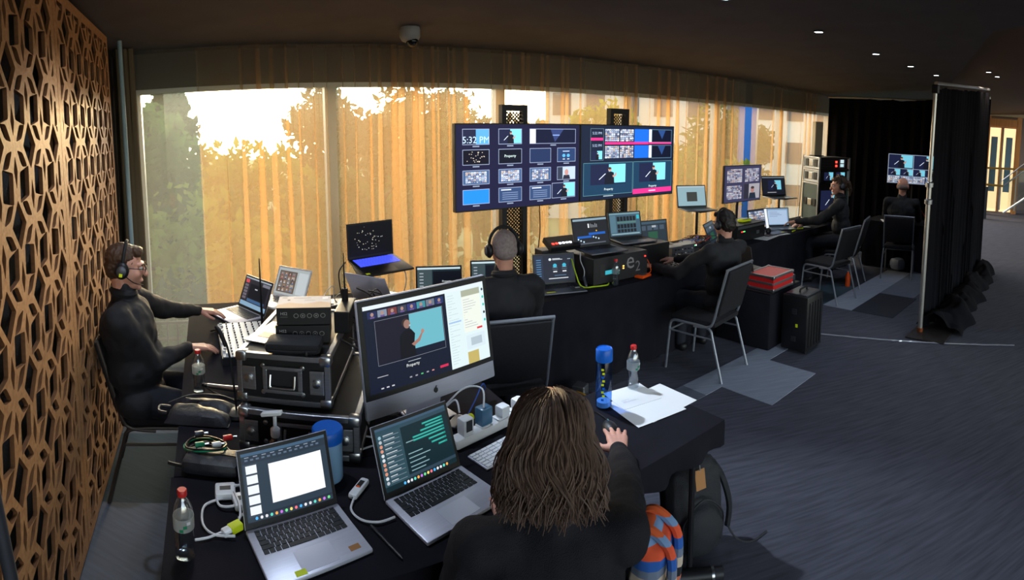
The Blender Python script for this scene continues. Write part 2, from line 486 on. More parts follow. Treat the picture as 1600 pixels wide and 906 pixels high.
tile([(1.3, 2.62), (1.9, 2.62), (1.9, 3.3), (1.3, 3.3)], M['tile_teal'])
tile([(6.0, 2.62), (8.2, 2.62), (8.2, 3.0), (6.0, 3.0)], M['tile_light'])
tile([(6.9, 2.14), (8.2, 2.14), (8.2, 2.62), (6.9, 2.62)], M['tile_mid'])
tile([(6.0, 2.1), (6.9, 2.1), (6.9, 2.62), (6.0, 2.62)], M['tile_dark'])
tile([(6.0, 3.0), (7.0, 3.0), (7.0, 3.4), (6.0, 3.4)], M['tile_teal'])
tile([(7.0, 3.0), (8.2, 3.0), (8.2, 3.4), (7.0, 3.4)], M['tile_dark'])
tile([(-.69, 3.0), (-.05, 3.0), (-.05, 3.75), (-.69, 3.75)], M['tile_teal'])
tile([(-.69, 1.6), (.2, 1.6), (.2, 3.0), (-.69, 3.0)], M['tile_mid'])
tile([(-.69, 3.75), (-.05, 3.75), (-.05, 4.6), (-.69, 4.6)], M['tile_mid'])
# ceiling: slopes up a little from the window towards the room
M['ceil'] = mat('dark_ceiling', rgb(92, 89, 94), .9, var=.1, scale=3, bump=.15, bscale=90)
def cz(b): return 2.77 + .07 * (4.9 - b)
def ceil_slab(name, pts, m, th=.1, dz=0.0):
    P = [rm(a, b, cz(b) + dz) for a, b in pts]; n = len(P)
    mb = MB(); mb.add(P + [p + Vector((0, 0, th)) for p in P], [tuple(range(n)), tuple(range(n, 2 * n))[::-1]] + [(i, i + n, (i + 1) % n + n, (i + 1) % n) for i in range(n)])
    return struct(mb.build(name, m))
o = ceil_slab('ceiling', [(-3, 5.0), (-3, -4), (2.2, -4), (4.9, .95), (9.0, 2.45), (14.5, 4.6), (14.5, 5.0)], M['ceil']); o['label'] = 'dark sloping ceiling over the control tables'; o['category'] = 'ceiling'
M['soffit'] = mat('warm_brown_soffit', rgb(120, 92, 74), .8)
o = ceil_slab('trim_1', [(2.2, -4), (14, -14), (32, -14), (32, 6), (14.5, 4.6), (9.0, 2.45), (4.9, .95)], M['soffit'], dz=.12); o['label'] = 'brown soffit of the raised hall ceiling'; o['category'] = 'soffit'
# wall behind the timber screen
M['acoustic'] = mat('black_acoustic_wall', rgb(26, 26, 28), .9, bump=.6, bscale=160)
w = MB(); w.T = Matrix.Rotation(AX, 4, 'Z'); w.box((-.84, 2.0, 1.6), (.1, 6.2, 3.4))
struct(w.build('wall_left', M['acoustic']), 'black perforated wall behind the timber screen', 'wall')
# window wall: bulkhead over the glass, sill, mullions, panes
M['bulk'] = mat('grey_bulkhead', rgb(96, 94, 94), .9)
M['mull'] = mat('pale_window_frame', rgb(188, 196, 200), .45, .3)
def RB(mb): mb.T = Matrix.Rotation(AX, 4, 'Z'); return mb
w = RB(MB()); w.box((4.4, 4.93, 2.68), (11.6, .1, .42)); w.box((4.4, 4.93, .04), (11.6, .12, .08))
w.box((-1.0, 4.93, 1.3), (.7, .1, 2.6)); struct(w.build('wall_window', M['bulk']), 'grey bulkhead and sill framing the long window', 'wall')
WIN = [-.6, 1.1, 2.8, 4.5, 6.2, 7.9, 9.6]
for i in range(6):
    a0, a1 = WIN[i], WIN[i + 1]
    t = bpy.data.objects.new('window_%d' % (i + 1), None); COL.objects.link(t); struct(t)
    f = RB(MB())
    for a in (a0 + .025, a1 - .025): f.box((a, 4.93, 1.28), (.05, .09, 2.4))
    f.box(((a0 + a1) / 2, 4.93, 2.455), (a1 - a0 - .1, .09, .05)); f.box(((a0 + a1) / 2, 4.93, .105), (a1 - a0 - .1, .09, .05))
    f.build('window_frame', M['mull'], t)
    RB(MB()).box(((a0 + a1) / 2, 4.93, 1.28), (a1 - a0 - .1, .006, 2.3)).build('pane', M['pane'], t)
    t['label'] = 'tall window pane number %s from the timber screen' % ['one', 'two', 'three', 'four', 'five', 'six'][i]; t['category'] = 'window'

# ------------------------------------------------------------------ timber lattice screen
def woodmat():
    m = bpy.data.materials.new('oak_veneer'); m.use_nodes = True
    nt = m.node_tree; p = nt.nodes['Principled BSDF']
    tc = nt.nodes.new('ShaderNodeTexCoord'); mp = nt.nodes.new('ShaderNodeMapping'); mp.inputs['Scale'].default_value = (14, 14, .9)
    n = nt.nodes.new('ShaderNodeTexNoise'); n.inputs['Scale'].default_value = 3; n.inputs['Detail'].default_value = 8; n.inputs['Distortion'].default_value = .6
    r = nt.nodes.new('ShaderNodeValToRGB')
    r.color_ramp.elements[0].position = .3; r.color_ramp.elements[0].color = (*rgb(172, 118, 72), 1)
    r.color_ramp.elements[1].position = .7; r.color_ramp.elements[1].color = (*rgb(204, 152, 102), 1)
    nt.links.new(tc.outputs['Object'], mp.inputs['Vector']); nt.links.new(mp.outputs['Vector'], n.inputs['Vector'])
    nt.links.new(n.outputs['Fac'], r.inputs['Fac']); nt.links.new(r.outputs['Color'], p.inputs['Base Color']); p.inputs['Roughness'].default_value = .6
    return m
M['wood'] = woodmat()
M['woodedge'] = mat('cut_edge_timber', rgb(120, 80, 50), .6, var=.15, scale=60)
def roundpoly(pts, r, k=3):
    out = []; n = len(pts)
    for i in range(n):
        p = Vector(pts[i]); a = Vector(pts[i - 1]) - p; b = Vector(pts[(i + 1) % n]) - p
        q = min(r, a.length * .45, b.length * .45); s = p + a.normalized() * q; e = p + b.normalized() * q
        for j in range(k + 1):
            t = j / k; out.append((s * (1 - t) ** 2 + p * 2 * t * (1 - t) + e * t * t))
    return out
def lattice(width, height, W=.37, V=.292, ox=0.0, border=.055):
    cu = bpy.data.curves.new('l', 'CURVE'); cu.dimensions = '2D'; cu.fill_mode = 'BOTH'; cu.extrude = .0085; cu.resolution_u = 1
    def spl(pts):
        s = cu.splines.new('POLY'); s.points.add(len(pts) - 1); s.use_cyclic_u = True
        for q, p in zip(s.points, pts): q.co = (p[0], p[1], 0, 1)
    spl([(0, 0), (width, 0), (width, height), (0, height)])
    def hole(pts, r):
        # clip the hole to the board's plain border
        def clip(ps, ax, lim, keep):
            o = []
            for i in range(len(ps)):
                p, q = ps[i - 1], ps[i]; ip = (p[ax] - lim) * keep > 0; iq = (q[ax] - lim) * keep > 0
                if ip != iq:
                    t = (lim - p[ax]) / (q[ax] - p[ax]); o.append((p[0] + (q[0] - p[0]) * t, p[1] + (q[1] - p[1]) * t))
                if iq: o.append(tuple(q))
            return o
        ps = [tuple(p) for p in pts]
        for ax, lim, kp in ((0, border, 1), (0, width - border, -1), (1, border, 1), (1, height - border, -1)):
            ps = clip(ps, ax, lim, kp)
            if len(ps) < 3: return
        A = abs(sum(ps[i - 1][0] * ps[i][1] - ps[i][0] * ps[i - 1][1] for i in range(len(ps)))) / 2
        if A < 4e-4: return
        spl(roundpoly(ps, r))
    ny = int(height / V) + 3; nx = int(width / W) + 4
    for j in range(-1, ny):
        for i in range(-2, nx):
            cx = ox + (i + (.5 if j % 2 else 0)) * W; cy = j * V
            T = lambda x, y: (cx + x * W, cy + y * V)
            hole([T(0, .32), T(.215, 0), T(0, -.32), T(-.215, 0)], .005)
            for sx in (-1, 1):
                for sy in (-1, 1):
                    hole([T(.5 + sx * .07, sy * .05), T(.5 + sx * .25, sy * .09), T(.5 + sx * .375, sy * .28), T(.5 + sx * .20, sy * .275)], .017)
                hole([T(.5 + sx * .25 - .165, .5 - .20 + sx * .035), T(.5 + sx * .25 + .135, .5 - .20 - sx * .035), T(.5 + sx * .25 + .165, .5 + .20 - sx * .035), T(.5 + sx * .25 - .135, .5 + .20 + sx * .035)], .012)
            for sy in (-1, 1):
                hole([T(.5, sy * .12), T(.557, sy * .31), T(.5, sy * .55), T(.443, sy * .31)], .008)
    me = evaluate(bpy.data.objects.new('l', cu)); bpy.data.curves.remove(cu)
    return me
def lattice_panel(b0, b1, label, ox):
    me = lattice(b1 - b0 - .004, 2.80, ox=ox); me.name = 'lattice_board'
    me.materials.clear(); me.materials.append(M['wood']); me.materials.append(M['woodedge'])
    for p in me.polygons: p.material_index = 0 if abs(p.normal.z) > .7 else 1
    t = thing('lattice_screen', label, 'screen', rm(-.70, b0, .01), AX, 'cut-out timber screens along the wall')
    # board plane: local x -> e2, local y -> up, so it faces +e1
    o = obj('cut_out_board', me, t); o.matrix_local = Matrix(((0, 0, 1, 0), (1, 0, 0, 0), (0, 1, 0, 0), (0, 0, 0, 1)))
    for y in (.02, b1 - b0 - .024): MB().box((-.05, y, 1.4), (.05, .03, 2.78)).build('batten', M['woodedge'], t)
lattice_panel(1.46, 2.64, 'oak cut-out lattice screen nearest the camera, at the left edge', .12)
lattice_panel(2.64, 4.16, 'oak cut-out lattice screen behind the man in glasses', .05)

# ------------------------------------------------------------------ curtains
def curtain(name, a0, a1, label, amp=.06, per=.17, z1=None, seed=1, b=4.72, group='gold sheer curtains along the window', m=None, z0=.03, T=None, lat=.95):
    rnd = random.Random(seed); n = max(24, int((a1 - a0) / .007)); rows = 9; z1 = z1 or cz(b) - .005
    ph = 0; cols = []
    for i in range(n + 1):
        t = i / n; a = a0 + (a1 - a0) * t
        ph += 2 * PI * (a1 - a0) / n / (per * (1 + .55 * noise.noise(Vector((a * 1.7, seed * 3.1, 0)))))
        g = max(0.0, min(1.0, .5 + 1.3 * noise.noise(Vector((a * 1.9, seed * 7.7, 4)))))
        cols.append((a, ph, amp * (.35 + .9 * g), amp * lat * (.15 + 1.15 * g)))
    vs = []; fs = []
    for r in range(rows):
        t = r / (rows - 1); z = z1 + (z0 - z1) * t
        for a, p, A, B in cols:
            k = .62 + .45 * t; sw = .03 * noise.noise(Vector((a * 2, z * .9, seed)))
            vs.append((a + B * k * math.sin(2 * p) + sw * t, b + A * k * math.sin(p + .5 * t * noise.noise(Vector((a, 0, seed)))), z))
    for r in range(rows - 1):
        for i in range(n): fs.append((r * (n + 1) + i, r * (n + 1) + i + 1, (r + 1) * (n + 1) + i + 1, (r + 1) * (n + 1) + i))
    mb = MB(); mb.T = T or Matrix.Rotation(AX, 4, 'Z'); mb.add(vs, fs)
    o = mb.build(name, m or M['sheer']); shade(o.data, 0)
    return tag(o, label, 'curtain', group)
curtain('sheer_curtain', -.56, -.04, 'flat thin sheer curtain at the left end of the window', amp=.012, per=.3, seed=3, m=M['sheer_thin'], lat=.3)
curtain('sheer_curtain', -.06, 2.36, 'gold sheer curtain between the left window bay and the screens', amp=.065, per=.25, seed=5, lat=.9)
curtain('sheer_curtain', 2.34, 4.55, 'gold sheer curtain hanging behind the two large screens', amp=.06, per=.22, seed=9, lat=.9)
curtain('sheer_curtain', 4.53, 6.62, 'gold sheer curtain behind the laptop on a tall stand', amp=.06, per=.20, seed=12, lat=.9)
curtain('sheer_curtain', 6.80, 9.32, 'gold sheer curtain nearest the black drapes', amp=.06, per=.20, seed=21, lat=.9)
M['sidecurtain'] = mat('bunched_brown_curtain', rgb(112, 96, 74), .9)
curtain('bunched_curtain', -.72, -.57, 'brown curtain bunched up beside the timber screen', amp=.05, per=.05, seed=31, b=4.62, group=None, m=M['sidecurtain'])
tag(RB(MB()).tube([(-.62, 4.3, .0), (-.62, 4.3, 2.8)], .018, 10).build('service_pipe', mat('pale_blue_pipe', rgb(150, 178, 190), .5), smooth=True), 'pale vertical pipe beside the end of the timber screen', 'pipe')

# ------------------------------------------------------------------ black drapes on pipe
M['pole'] = mat('pole_aluminium', rgb(176, 172, 168), .35, .8)
def drape(name, label, A, B, zt0, zt1, seed, puddle=False, per=.16, amp=.05):
    A = Vector(A); B = Vector(B); d = B - A; L = d.length; d.normalize(); nrm = Vector((-d.y, d.x, 0)); rnd = random.Random(seed)
    n = int(L / .02); rows = 12; vs = []; fs = []; ph = 0
    for r in range(rows):
        t = r / (rows - 1)
        for i in range(n + 1):
            s = i / n; x = s * L
            p = 2 * PI * x / per + 2.2 * noise.noise(Vector((x * 1.3, seed, 0)))
            am = amp * (.5 + .9 * abs(noise.noise(Vector((x * .8, seed, 5)))) * 2) * (.5 + .6 * t)
            zt = zt0 + (zt1 - zt0) * s + .02 * noise.noise(Vector((x * 5, seed, 1)))
            q = A + d * (x + .3 * am * math.sin(2 * p)) + nrm * am * math.sin(p); vs.append((q.x, q.y, zt + (.015 - zt) * t))
    for r in range(rows - 1):
        for i in range(n): fs.append((r * (n + 1) + i, r * (n + 1) + i + 1, (r + 1) * (n + 1) + i + 1, (r + 1) * (n + 1) + i))
    o = MB().add(vs, fs).build(name, M['drape']); shade(o.data, 0); tag(o, label, 'drape', 'black drapes on poles')
    return o
PO = rm(5.68, 1.67)
P2 = rm(8.75, 1.70)
dr = thing('drape_wall', 'black pleated drape hanging beside the metal pole and pooling on the carpet', 'drape', (0, 0, 0), 0, 'black drapes on poles')
o = drape('drape', '', PO + E1 * .12, P2, 2.62, 2.88, 4, per=.15); o.parent = dr; del o['category']; del o['label']; del o['group']
# the pooled cloth at the drape's foot
mb = MB(); vs = []; fs = []; n = 150; mm = 22
for i in range(n + 1):
    s = i / n; c = PO + E1 * .05 + (P2 - PO) * s * 1.0; wd = (.52 - .16 * s) * (1 + .35 * noise.noise(Vector((s * 9, 2, 0))))
    for j in range(mm + 1):
        t = j / mm; off = -E2 * (wd * t) + E2 * .06
        h = .20 * (1 + .5 * noise.noise(Vector((s * 7, 5, t * 2)))) * math.sin(PI * min(1, t * .93 + .07)) ** .7
        h += .05 * noise.noise(Vector((s * 26, t * 5, 3))) * math.sin(PI * t)
        q = c + off; vs.append((q.x + .03 * noise.noise(Vector((s * 30, t * 5, 9))), q.y, max(.006, h)))
for i in range(n):
    for j in range(mm): fs.append((i * (mm + 1) + j, (i + 1) * (mm + 1) + j, (i + 1) * (mm + 1) + j + 1, i * (mm + 1) + j + 1))
mb.add(vs, fs); o = mb.build('pooled_hem', M['drape'], dr); shade(o.data, 0)
drape('drape', 'black drape closing off the far end behind the rack', rm(9.02, 4.60), rm(9.45, 3.0), 2.72, 2.74, 8, per=.2)
drape('drape', 'black drape hanging behind the small seven-picture monitor', rm(9.40, 3.25), rm(9.0, 1.72), 2.74, 2.80, 11, per=.22)
pt = thing('drape_pole', 'upright metal drape pole with two silver clamps', 'pole', PO, AX)
b = MB(); b.tube([(0, 0, .02), (0, 0, 1.62)], .026, 14); b.tube([(0, 0, 1.6), (0, 0, 2.62)], .021, 14); b.build('upright', M['pole'], pt, True)
for z in (1.42, 1.6):
    b = MB(); b.lathe([(.026, -.03), (.042, -.025), (.044, .02), (.03, .03)], (0, 0, z), 14); b.tube([(.03, 0, z), (.075, -.01, z)], .01, 8); b.build('clamp', M['steel'], pt, True)
MB().box((.0, 0, 2.60), (.07, .07, .09), bev=.01).build('top_hook', M['darkmetal'], pt)
MB().box((.02, -.12, .012), (.5, .42, .012), bev=.003).build('base_plate', mat('rusty_base_plate', rgb(52, 46, 44), .6, .4, var=.3, scale=12), pt)
MB().tube([(0, 0, .018), (0, 0, .06)], .034, 12).build('spigot', mat('copper_spigot', rgb(150, 82, 48), .4, .7), pt, True)
b = MB(); b.tube([PO + Vector((0, 0, 2.66)), P2 + Vector((0, 0, 2.93))], .02, 8); b.T = Matrix.Identity(4)
tag(b.build('drape_rail', M['pole'], smooth=True), 'horizontal rail carrying the right-hand black drape', 'rail')
b = MB(); b.tube([rm(9.02, 4.62, 2.74), rm(9.43, 3.1, 2.76), rm(9.0, 1.72, 2.82)], .018, 8)
tag(b.build('drape_rail', M['pole'], smooth=True), 'horizontal rail carrying the two far black drapes', 'rail')
# clear tape across the carpet
M['tape'] = mat('clear_shiny_tape', rgb(150, 152, 160), .12, spec=.9)
mb = MB(); n = 60; vs = []; fs = []
A, B = Vector((2.9, 4.93, 0)), Vector((4.56, 3.50, 0)); d = (B - A).normalized(); nn = Vector((-d.y, d.x, 0))
for i in range(n + 1):
    q = A.lerp(B, i / n) + nn * .008 * noise.noise(Vector((i * .3, 0, 0)))
    for s_ in (-1, 0, 1):
        p = q + nn * .02 * s_; vs.append((p.x, p.y, .006 + (.006 if s_ == 0 else 0) + .003 * noise.noise(Vector((i * .9, s_, 2)))))
for i in range(n):
    for j in range(2): fs.append((i * 3 + j, i * 3 + 3 + j, i * 3 + 4 + j, i * 3 + 1 + j))
tag(mb.add(vs, fs).build('tape_strip', M['tape']), 'thin shiny tape strip running across the carpet under the pole', 'tape')

# ------------------------------------------------------------------ ceiling fittings
M['lamp'] = mat('downlight_lens', (.9, .9, .9), .4, emit=(.85, .92, 1.0), estr=14)
def downlight(a, b, label, dz=0.0, energy=30, ang=95, col=(.72, .84, 1.0), aim=None):
    z = cz(b) + dz
    t = thing('downlight', label, 'light', rm(a, b, z - .002), AX, 'recessed ceiling downlights')
    MB().lathe([(.03, 0), (.05, -.001), (.05, -.009), (.042, -.011), (.036, -.004)], (0, 0, .0), 18).build('trim_ring', M['dark'], t, True)
    MB().lathe([(.001, -.0055), (.036, -.0055), (.036, -.0075), (.001, -.0075)], (0, 0, 0), 16).build('lens', M['lamp'], t)
    l = bpy.data.lights.new('downlight_lamp', 'SPOT'); l.energy = energy; l.spot_size = R_(ang); l.spot_blend = .7; l.color = col; l.shadow_soft_size = .035
    o = bpy.data.objects.new('downlight_lamp', l); COL.objects.link(o); o.parent = t; o.location = (0, 0, -.03)
    if aim is not None: o.rotation_euler = (Matrix.Rotation(-AX, 3, 'Z') @ (rm(a, b, z - .03) - aim)).to_track_quat('Z', 'Y').to_euler()
    return t
DL = [(.0, 2.60, 'over the timber screen, just out of the picture'), (.45, 2.40, 'over the flight case, just out of the picture'), (1.50, 3.20, 'over the paper on the near table, just out of the picture'),
      (3.06, 2.38, 'at the top edge, leftmost of the row'), (4.36, 2.36, 'largest of the visible row on the dark ceiling'), (5.60, 2.33, 'second of the four visible in a row'),
      (6.55, 2.26, 'third of the four visible in a row'), (7.40, 2.18, 'closest to the top of the metal pole')]
for i, (a, b, l) in enumerate(DL): downlight(a, b, 'white ceiling downlight ' + l, energy=[55, 22, 260, 14, 26, 20, 26, 26][i], ang=[125, 95, 44, 95, 95, 95, 95, 95][i], aim=rm(1.88, 1.80, .75) if i == 2 else None)
downlight(3.83, .56, 'white ceiling downlight at the right edge of the picture', energy=14)
downlight(8.1, 1.60, 'white downlight on the brown soffit, left of two', dz=.12, energy=20, col=(1, .85, .7))
downlight(8.6, 1.56, 'white downlight on the brown soffit, right of two', dz=.12, energy=20, col=(1, .85, .7))
dm = thing('dome_camera', 'grey dome security camera on the dark ceiling above the curtains', 'camera', rm(1.57, 4.13, cz(4.13)), AX)
M['domeshell'] = mat('grey_dome_shell', rgb(150, 150, 152), .5)
MB().lathe([(.075, 0), (.082, -.02), (.08, -.075), (.062, -.105), (.03, -.118)], (0, 0, 0), 22).build('housing', M['domeshell'], dm, True)
MB().ell((.01, -.02, -.108), (.048, .048, .045)).build('dome_bubble', M['lens'], dm, True)
MB().lathe([(.02, 0), (.022, -.012), (.012, -.02)], (.012, -.045, -.13), 12).build('camera_lens', M['dark'], dm, True)

# ------------------------------------------------------------------ outside the window
GZ = -4.5
M['lawn'] = mat('park_grass', rgb(88, 112, 70), .95, var=.3, scale=.4)
o = MB().prism([tuple(rm(a, b).xy) for a, b in ((-70, 6), (120, 6), (160, 140), (-110, 140))], GZ - .2, GZ).build('lawn', M['lawn']); struct(o, 'green park lawn outside the window', 'lawn')
LEAF = [leafmat('leaf_a', rgb(84, 112, 52), rgb(140, 152, 66)), leafmat('leaf_b', rgb(56, 86, 58), rgb(92, 116, 66)), leafmat('leaf_c', rgb(46, 66, 56), rgb(78, 96, 72))]
M['bark'] = mat('bark', rgb(74, 62, 52), .95, var=.3, scale=8)
def tree(x, y, h, cr, kind, label, n=1500, seed=0, ls=.42, base=.25):
    rnd = random.Random(seed + 100)
    t = thing('park_tree', label, 'tree', (x, y, GZ), 0, 'park trees outside the window')
    tr = MB(); tr.tube(crom([(0, 0, 0), (.1, .1, h * .3), (-.1, .2, h * .6), (.1, 0, h * .92)], 4), [.24 - .21 * i / 12 for i in range(13)], 8)
    for k in range(5):
        a = rnd.random() * 6.28; z0 = h * (.35 + .1 * k); tr.tube([(0, 0, z0), (math.cos(a) * cr * .45, math.sin(a) * cr * .45, z0 + h * .1), (math.cos(a) * cr * .8, math.sin(a) * cr * .8, z0 + h * .16)], [.09, .06, .02], 6)
    tr.build('trunk', M['bark'], t, True)
    vs = []; fs = []
    cl = [(rnd.uniform(-.6, .6) * cr, rnd.uniform(-.6, .6) * cr, h * rnd.uniform(base + .12, .93), rnd.uniform(.28, .5) * cr) for _ in range(16)]
    for _ in range(n):
        c = rnd.choice(cl); d = Vector((rnd.gauss(0, 1), rnd.gauss(0, 1), rnd.gauss(0, 1))).normalized() * c[3] * rnd.random() ** .4
        p = Vector(c[:3]) + d; u = Vector((rnd.gauss(0, 1), rnd.gauss(0, 1), rnd.gauss(0, 1))).normalized(); w = u.orthogonal().normalized(); s = ls * rnd.uniform(.5, 1.2)
        k = len(vs); vs += [p - u * s, p + w * s * .45, p + u * s, p - w * s * .45]; fs.append((k, k + 1, k + 2, k + 3))
    o = MB().add(vs, fs).build('crown', LEAF[kind], t); o['kind'] = 'stuff'
def azp(px, D):
    u = (px - 800) / FPX; return (math.sin(u) * D, math.cos(u) * D)
TR = [(205, 17, 7.2, 2.6, 1, 'dark tree at the far left of the window'), (262, 26, 9.2, 1.7, 2, 'slim tall tree rising into the glow, second from the left'), (300, 14, 4.6, 2.8, 0, 'yellow-green bush low behind the man in glasses'),
      (350, 20, 5.6, 3.0, 0, 'sunlit tree behind the first gold curtain fold'), (430, 16, 4.6, 2.6, 1, 'green tree behind the pale open laptop'), (520, 24, 8.2, 2.5, 2, 'tall dark tree above the raised black laptop'),
      (590, 18, 5.4, 2.8, 1, 'green tree right of the raised black laptop'), (670, 26, 8.3, 3.4, 2, 'broad dark tree left of the large screens'), (740, 22, 6.6, 3.0, 1, 'green tree behind the left large screen'),
      (960, 22, 7.0, 2.6, 0, 'bright green tree behind the right screen post'), (1080, 18, 5.6, 2.3, 0, 'leafy tree right of the large screens'), (1130, 30, 7.4, 3.0, 1, 'green tree in front of the pale building')]
for i, (px, D, h, cr, k, l) in enumerate(TR):
    x, y = azp(px, D); tree(x, y, h, cr, k, l, n=4200, seed=i, ls=.11 + D * .0065)
# low hedge line and railing beyond
for i, (px, D) in enumerate(((240, 12), (330, 11), (420, 11.5), (520, 12), (620, 12.5), (700, 13), (870, 14), (1010, 14), (1090, 15), (1180, 17))):
    x, y = azp(px, D); tree(x, y, 3.2, 2.0, 1 if i % 2 else 2, 'low shrub below the window, %s from the left' % ['first', 'second', 'third', 'fourth', 'fifth', 'sixth', 'seventh', 'eighth', 'ninth', 'tenth'][i], n=2600, seed=40 + i, ls=.15, base=0)
x, y = azp(255, 8.5)
rl = thing('garden_railing', 'thin metal railing outside behind the man in glasses', 'railing', (x, y, GZ), AX)
for k in range(16): MB().box((-1.2 + k * .16, 0, 1.85), (.02, .02, 3.7)).build('baluster', M['darkmetal'], rl)
MB().box((0, 0, 3.7), (2.6, .04, .04)).build('top_rail', M['darkmetal'], rl)
def building(px, D, w, d, h, rz, wm, label, rows, cols, roof=None):
    x, y = azp(px, D); t = thing('building', label, 'building', (x, y, GZ), rz)
    MB().box((0, 0, h / 2), (w, d, h)).build('wall', wm, t)
    if roof: MB().box((0, 0, h + .25), (w + .6, d + .6, .5)).build('roof', roof, t)
    for r in range(rows):
        for c in range(cols):
            xx = -w / 2 + (c + .5) * w / cols; zz = h * (r + .6) / rows
            MB().box((xx, -d / 2 - .03, zz), (w / cols * .55, .08, h / rows * .5)).build('window', M['bwin'], t)
M['bwin'] = mat('far_window', rgb(70, 82, 100), .15)
building(985, 44, 12, 8, 9.5, R_(-14), mat('pale_render', rgb(226, 222, 216), .8), 'pale rendered building seen past the right large screen', 3, 5, mat('red_brown_roof', rgb(120, 60, 50), .8))
building(1085, 60, 8, 6, 9.5, R_(-20), mat('mauve_wall', rgb(170, 140, 140), .8), 'low mauve building behind the fourth curtain', 2, 3)
building(1215, 46, 9, 7, 9.6, R_(-26), mat('white_wall', rgb(238, 236, 232), .8), 'white building at the right end of the window', 3, 4, mat('dark_roof', rgb(70, 50, 48), .8))
x, y = azp(1166, 22); bs = thing('blue_banner', 'tall blue banner outside between the curtains', 'banner', (x, y, GZ), R_(-24))
MB().box((0, 0, 4.6), (.7, .06, 6.0)).build('banner_cloth', mat('blue_banner_cloth', rgb(40, 110, 190), .7), bs); MB().box((.38, 0, 3.8), (.07, .07, 7.6)).build('mast', M['steel'], bs)

# ------------------------------------------------------------------ the foyer beyond the drapes
M['timber_warm'] = mat('warm_timber', rgb(196, 128, 66), .5, var=.15, scale=3, stretch=(8, 8, .6))
M['beige'] = mat('beige_fascia', rgb(176, 150, 112), .7)
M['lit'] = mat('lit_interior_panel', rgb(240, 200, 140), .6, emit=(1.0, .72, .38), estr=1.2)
M['gold'] = mat('brass_rail', rgb(206, 160, 80), .35, .8)
HC = Vector((math.sin(.872) * 16.0, math.cos(.872) * 16.0, 0)); HR = -.872
def hall(mb): mb.T = Matrix.Translation(HC) @ Matrix.Rotation(HR, 4, 'Z'); return mb
o = hall(MB()); o.box((2.0, 2.6, 1.6), (9, .2, 5.0)); o = o.build('wall_hall', mat('dim_foyer_wall', rgb(96, 92, 98), .8)); struct(o, 'dim foyer wall beyond the drapes', 'wall')
d1 = bpy.data.objects.new('door_1', None); COL.objects.link(d1); struct(d1, 'timber-framed glass doors glowing warm in the foyer', 'door'); d1.location = HC; d1.rotation_euler = (0, 0, HR)
fr = MB()
for x, w_ in ((-.55, .16), (.42, .14)): fr.box((x, 1.5, 1.5), (w_, .3, 3.0))
fr.box((-.06, 1.5, 2.78), (.86, .3, .24)); fr.build('door_frame', M['timber_warm'], d1)
for x in (-.3, .16):
    MB().box((x, 1.55, 1.33), (.40, .05, 2.6)).build('door_leaf', M['lit'], d1)
    MB().box((x + .19, 1.5, 1.33), (.05, .08, 2.6)).build('door_stile', M['timber_warm'], d1)
    MB().box((x - .02, 1.5, 1.5), (.2, .02, 1.7)).build('door_glass', mat('blue_reflecting_glass', rgb(120, 150, 165), .1), d1)
o = hall(MB()).box((-.1, 1.5, 3.22), (1.6, .35, .5)).build('fascia', M['beige']); tag(o, 'beige fascia above the foyer doors', 'fascia')
o = hall(MB())
for x in (.0, .12, .24): o.box((x + .1, 1.31, 3.22), (.09, .03, .3))
tag(o.build('lit_sign', M['lit']), 'small warm lit panel on the foyer fascia', 'light')
o = hall(MB()).box((-.70, .9, 1.9), (.22, .3, 3.8)).build('foyer_column', M['dark']); tag(o, 'dark column in the foyer beside the drape', 'column')
o = hall(MB()).box((.3, 3.0, 3.95), (1.5, .3, .8)).build('clerestory', mat('dusk_glass', rgb(120, 130, 150), .2)); tag(o, 'grey clerestory glass above the foyer doors', 'window')
o = hall(MB()).prism([(-1.4, 1.2), (-.55, 1.2), (-.75, 1.5), (-1.2, 1.5)], 3.5, 3.85).build('glowing_timber_ceiling', M['lit']); tag(o, 'timber foyer ceiling above the drape end, its warm light put in as glow', 'light')  # piece of timber ceiling, no lamp; emission stands in for warm light on it
bl = thing('glass_balustrade', 'glass balustrade with brass handrail in the foyer', 'balustrade', HC, HR)
for k in range(4):
    MB().box((-.65 + .42 * k, -.2, .85), (.40, .015, 1.1)).build('glass_panel', M['pane'], bl)
    MB().box((-.86 + .42 * k, -.2, .85), (.03, .04, 1.15)).build('post', M['steel'], bl)
MB().tube([(-.9, -.2, 1.42), (.62, -.2, 1.46)], .028, 8).build('handrail', M['gold'], bl, True)
MB().tube([(-.9, -.3, .98), (.05, -.3, .96)], .03, 8).build('handrail', M['gold'], bl, True)
MB().box((-.62, -.2, .45), (.5, .1, .9)).build('plinth', M['dark'], bl)
st = thing('stair_rail', 'white-lit sloping stair handrails at the right edge', 'handrail', HC, HR)
MB().tube([(-.1, -.3, .95), (.05, -.3, .97), (.9, -.6, 1.7)], .022, 8).build('handrail', M['steel'], st, True)
MB().tube([(.0, -.5, 1.12), (.9, -.8, 1.92)], .016, 8).build('handrail', M['steel'], st, True)
MB().tube([(.1, -.6, .25), (.9, -1.2, .95)], .03, 6).build('stringer', M['mull'], st, True)
for k in range(3): MB().box((.32 + .27 * k, -.6 - .08 * k, .78 + .22 * k), (.24, .012, .9)).build('glass_panel', M['pane'], st)
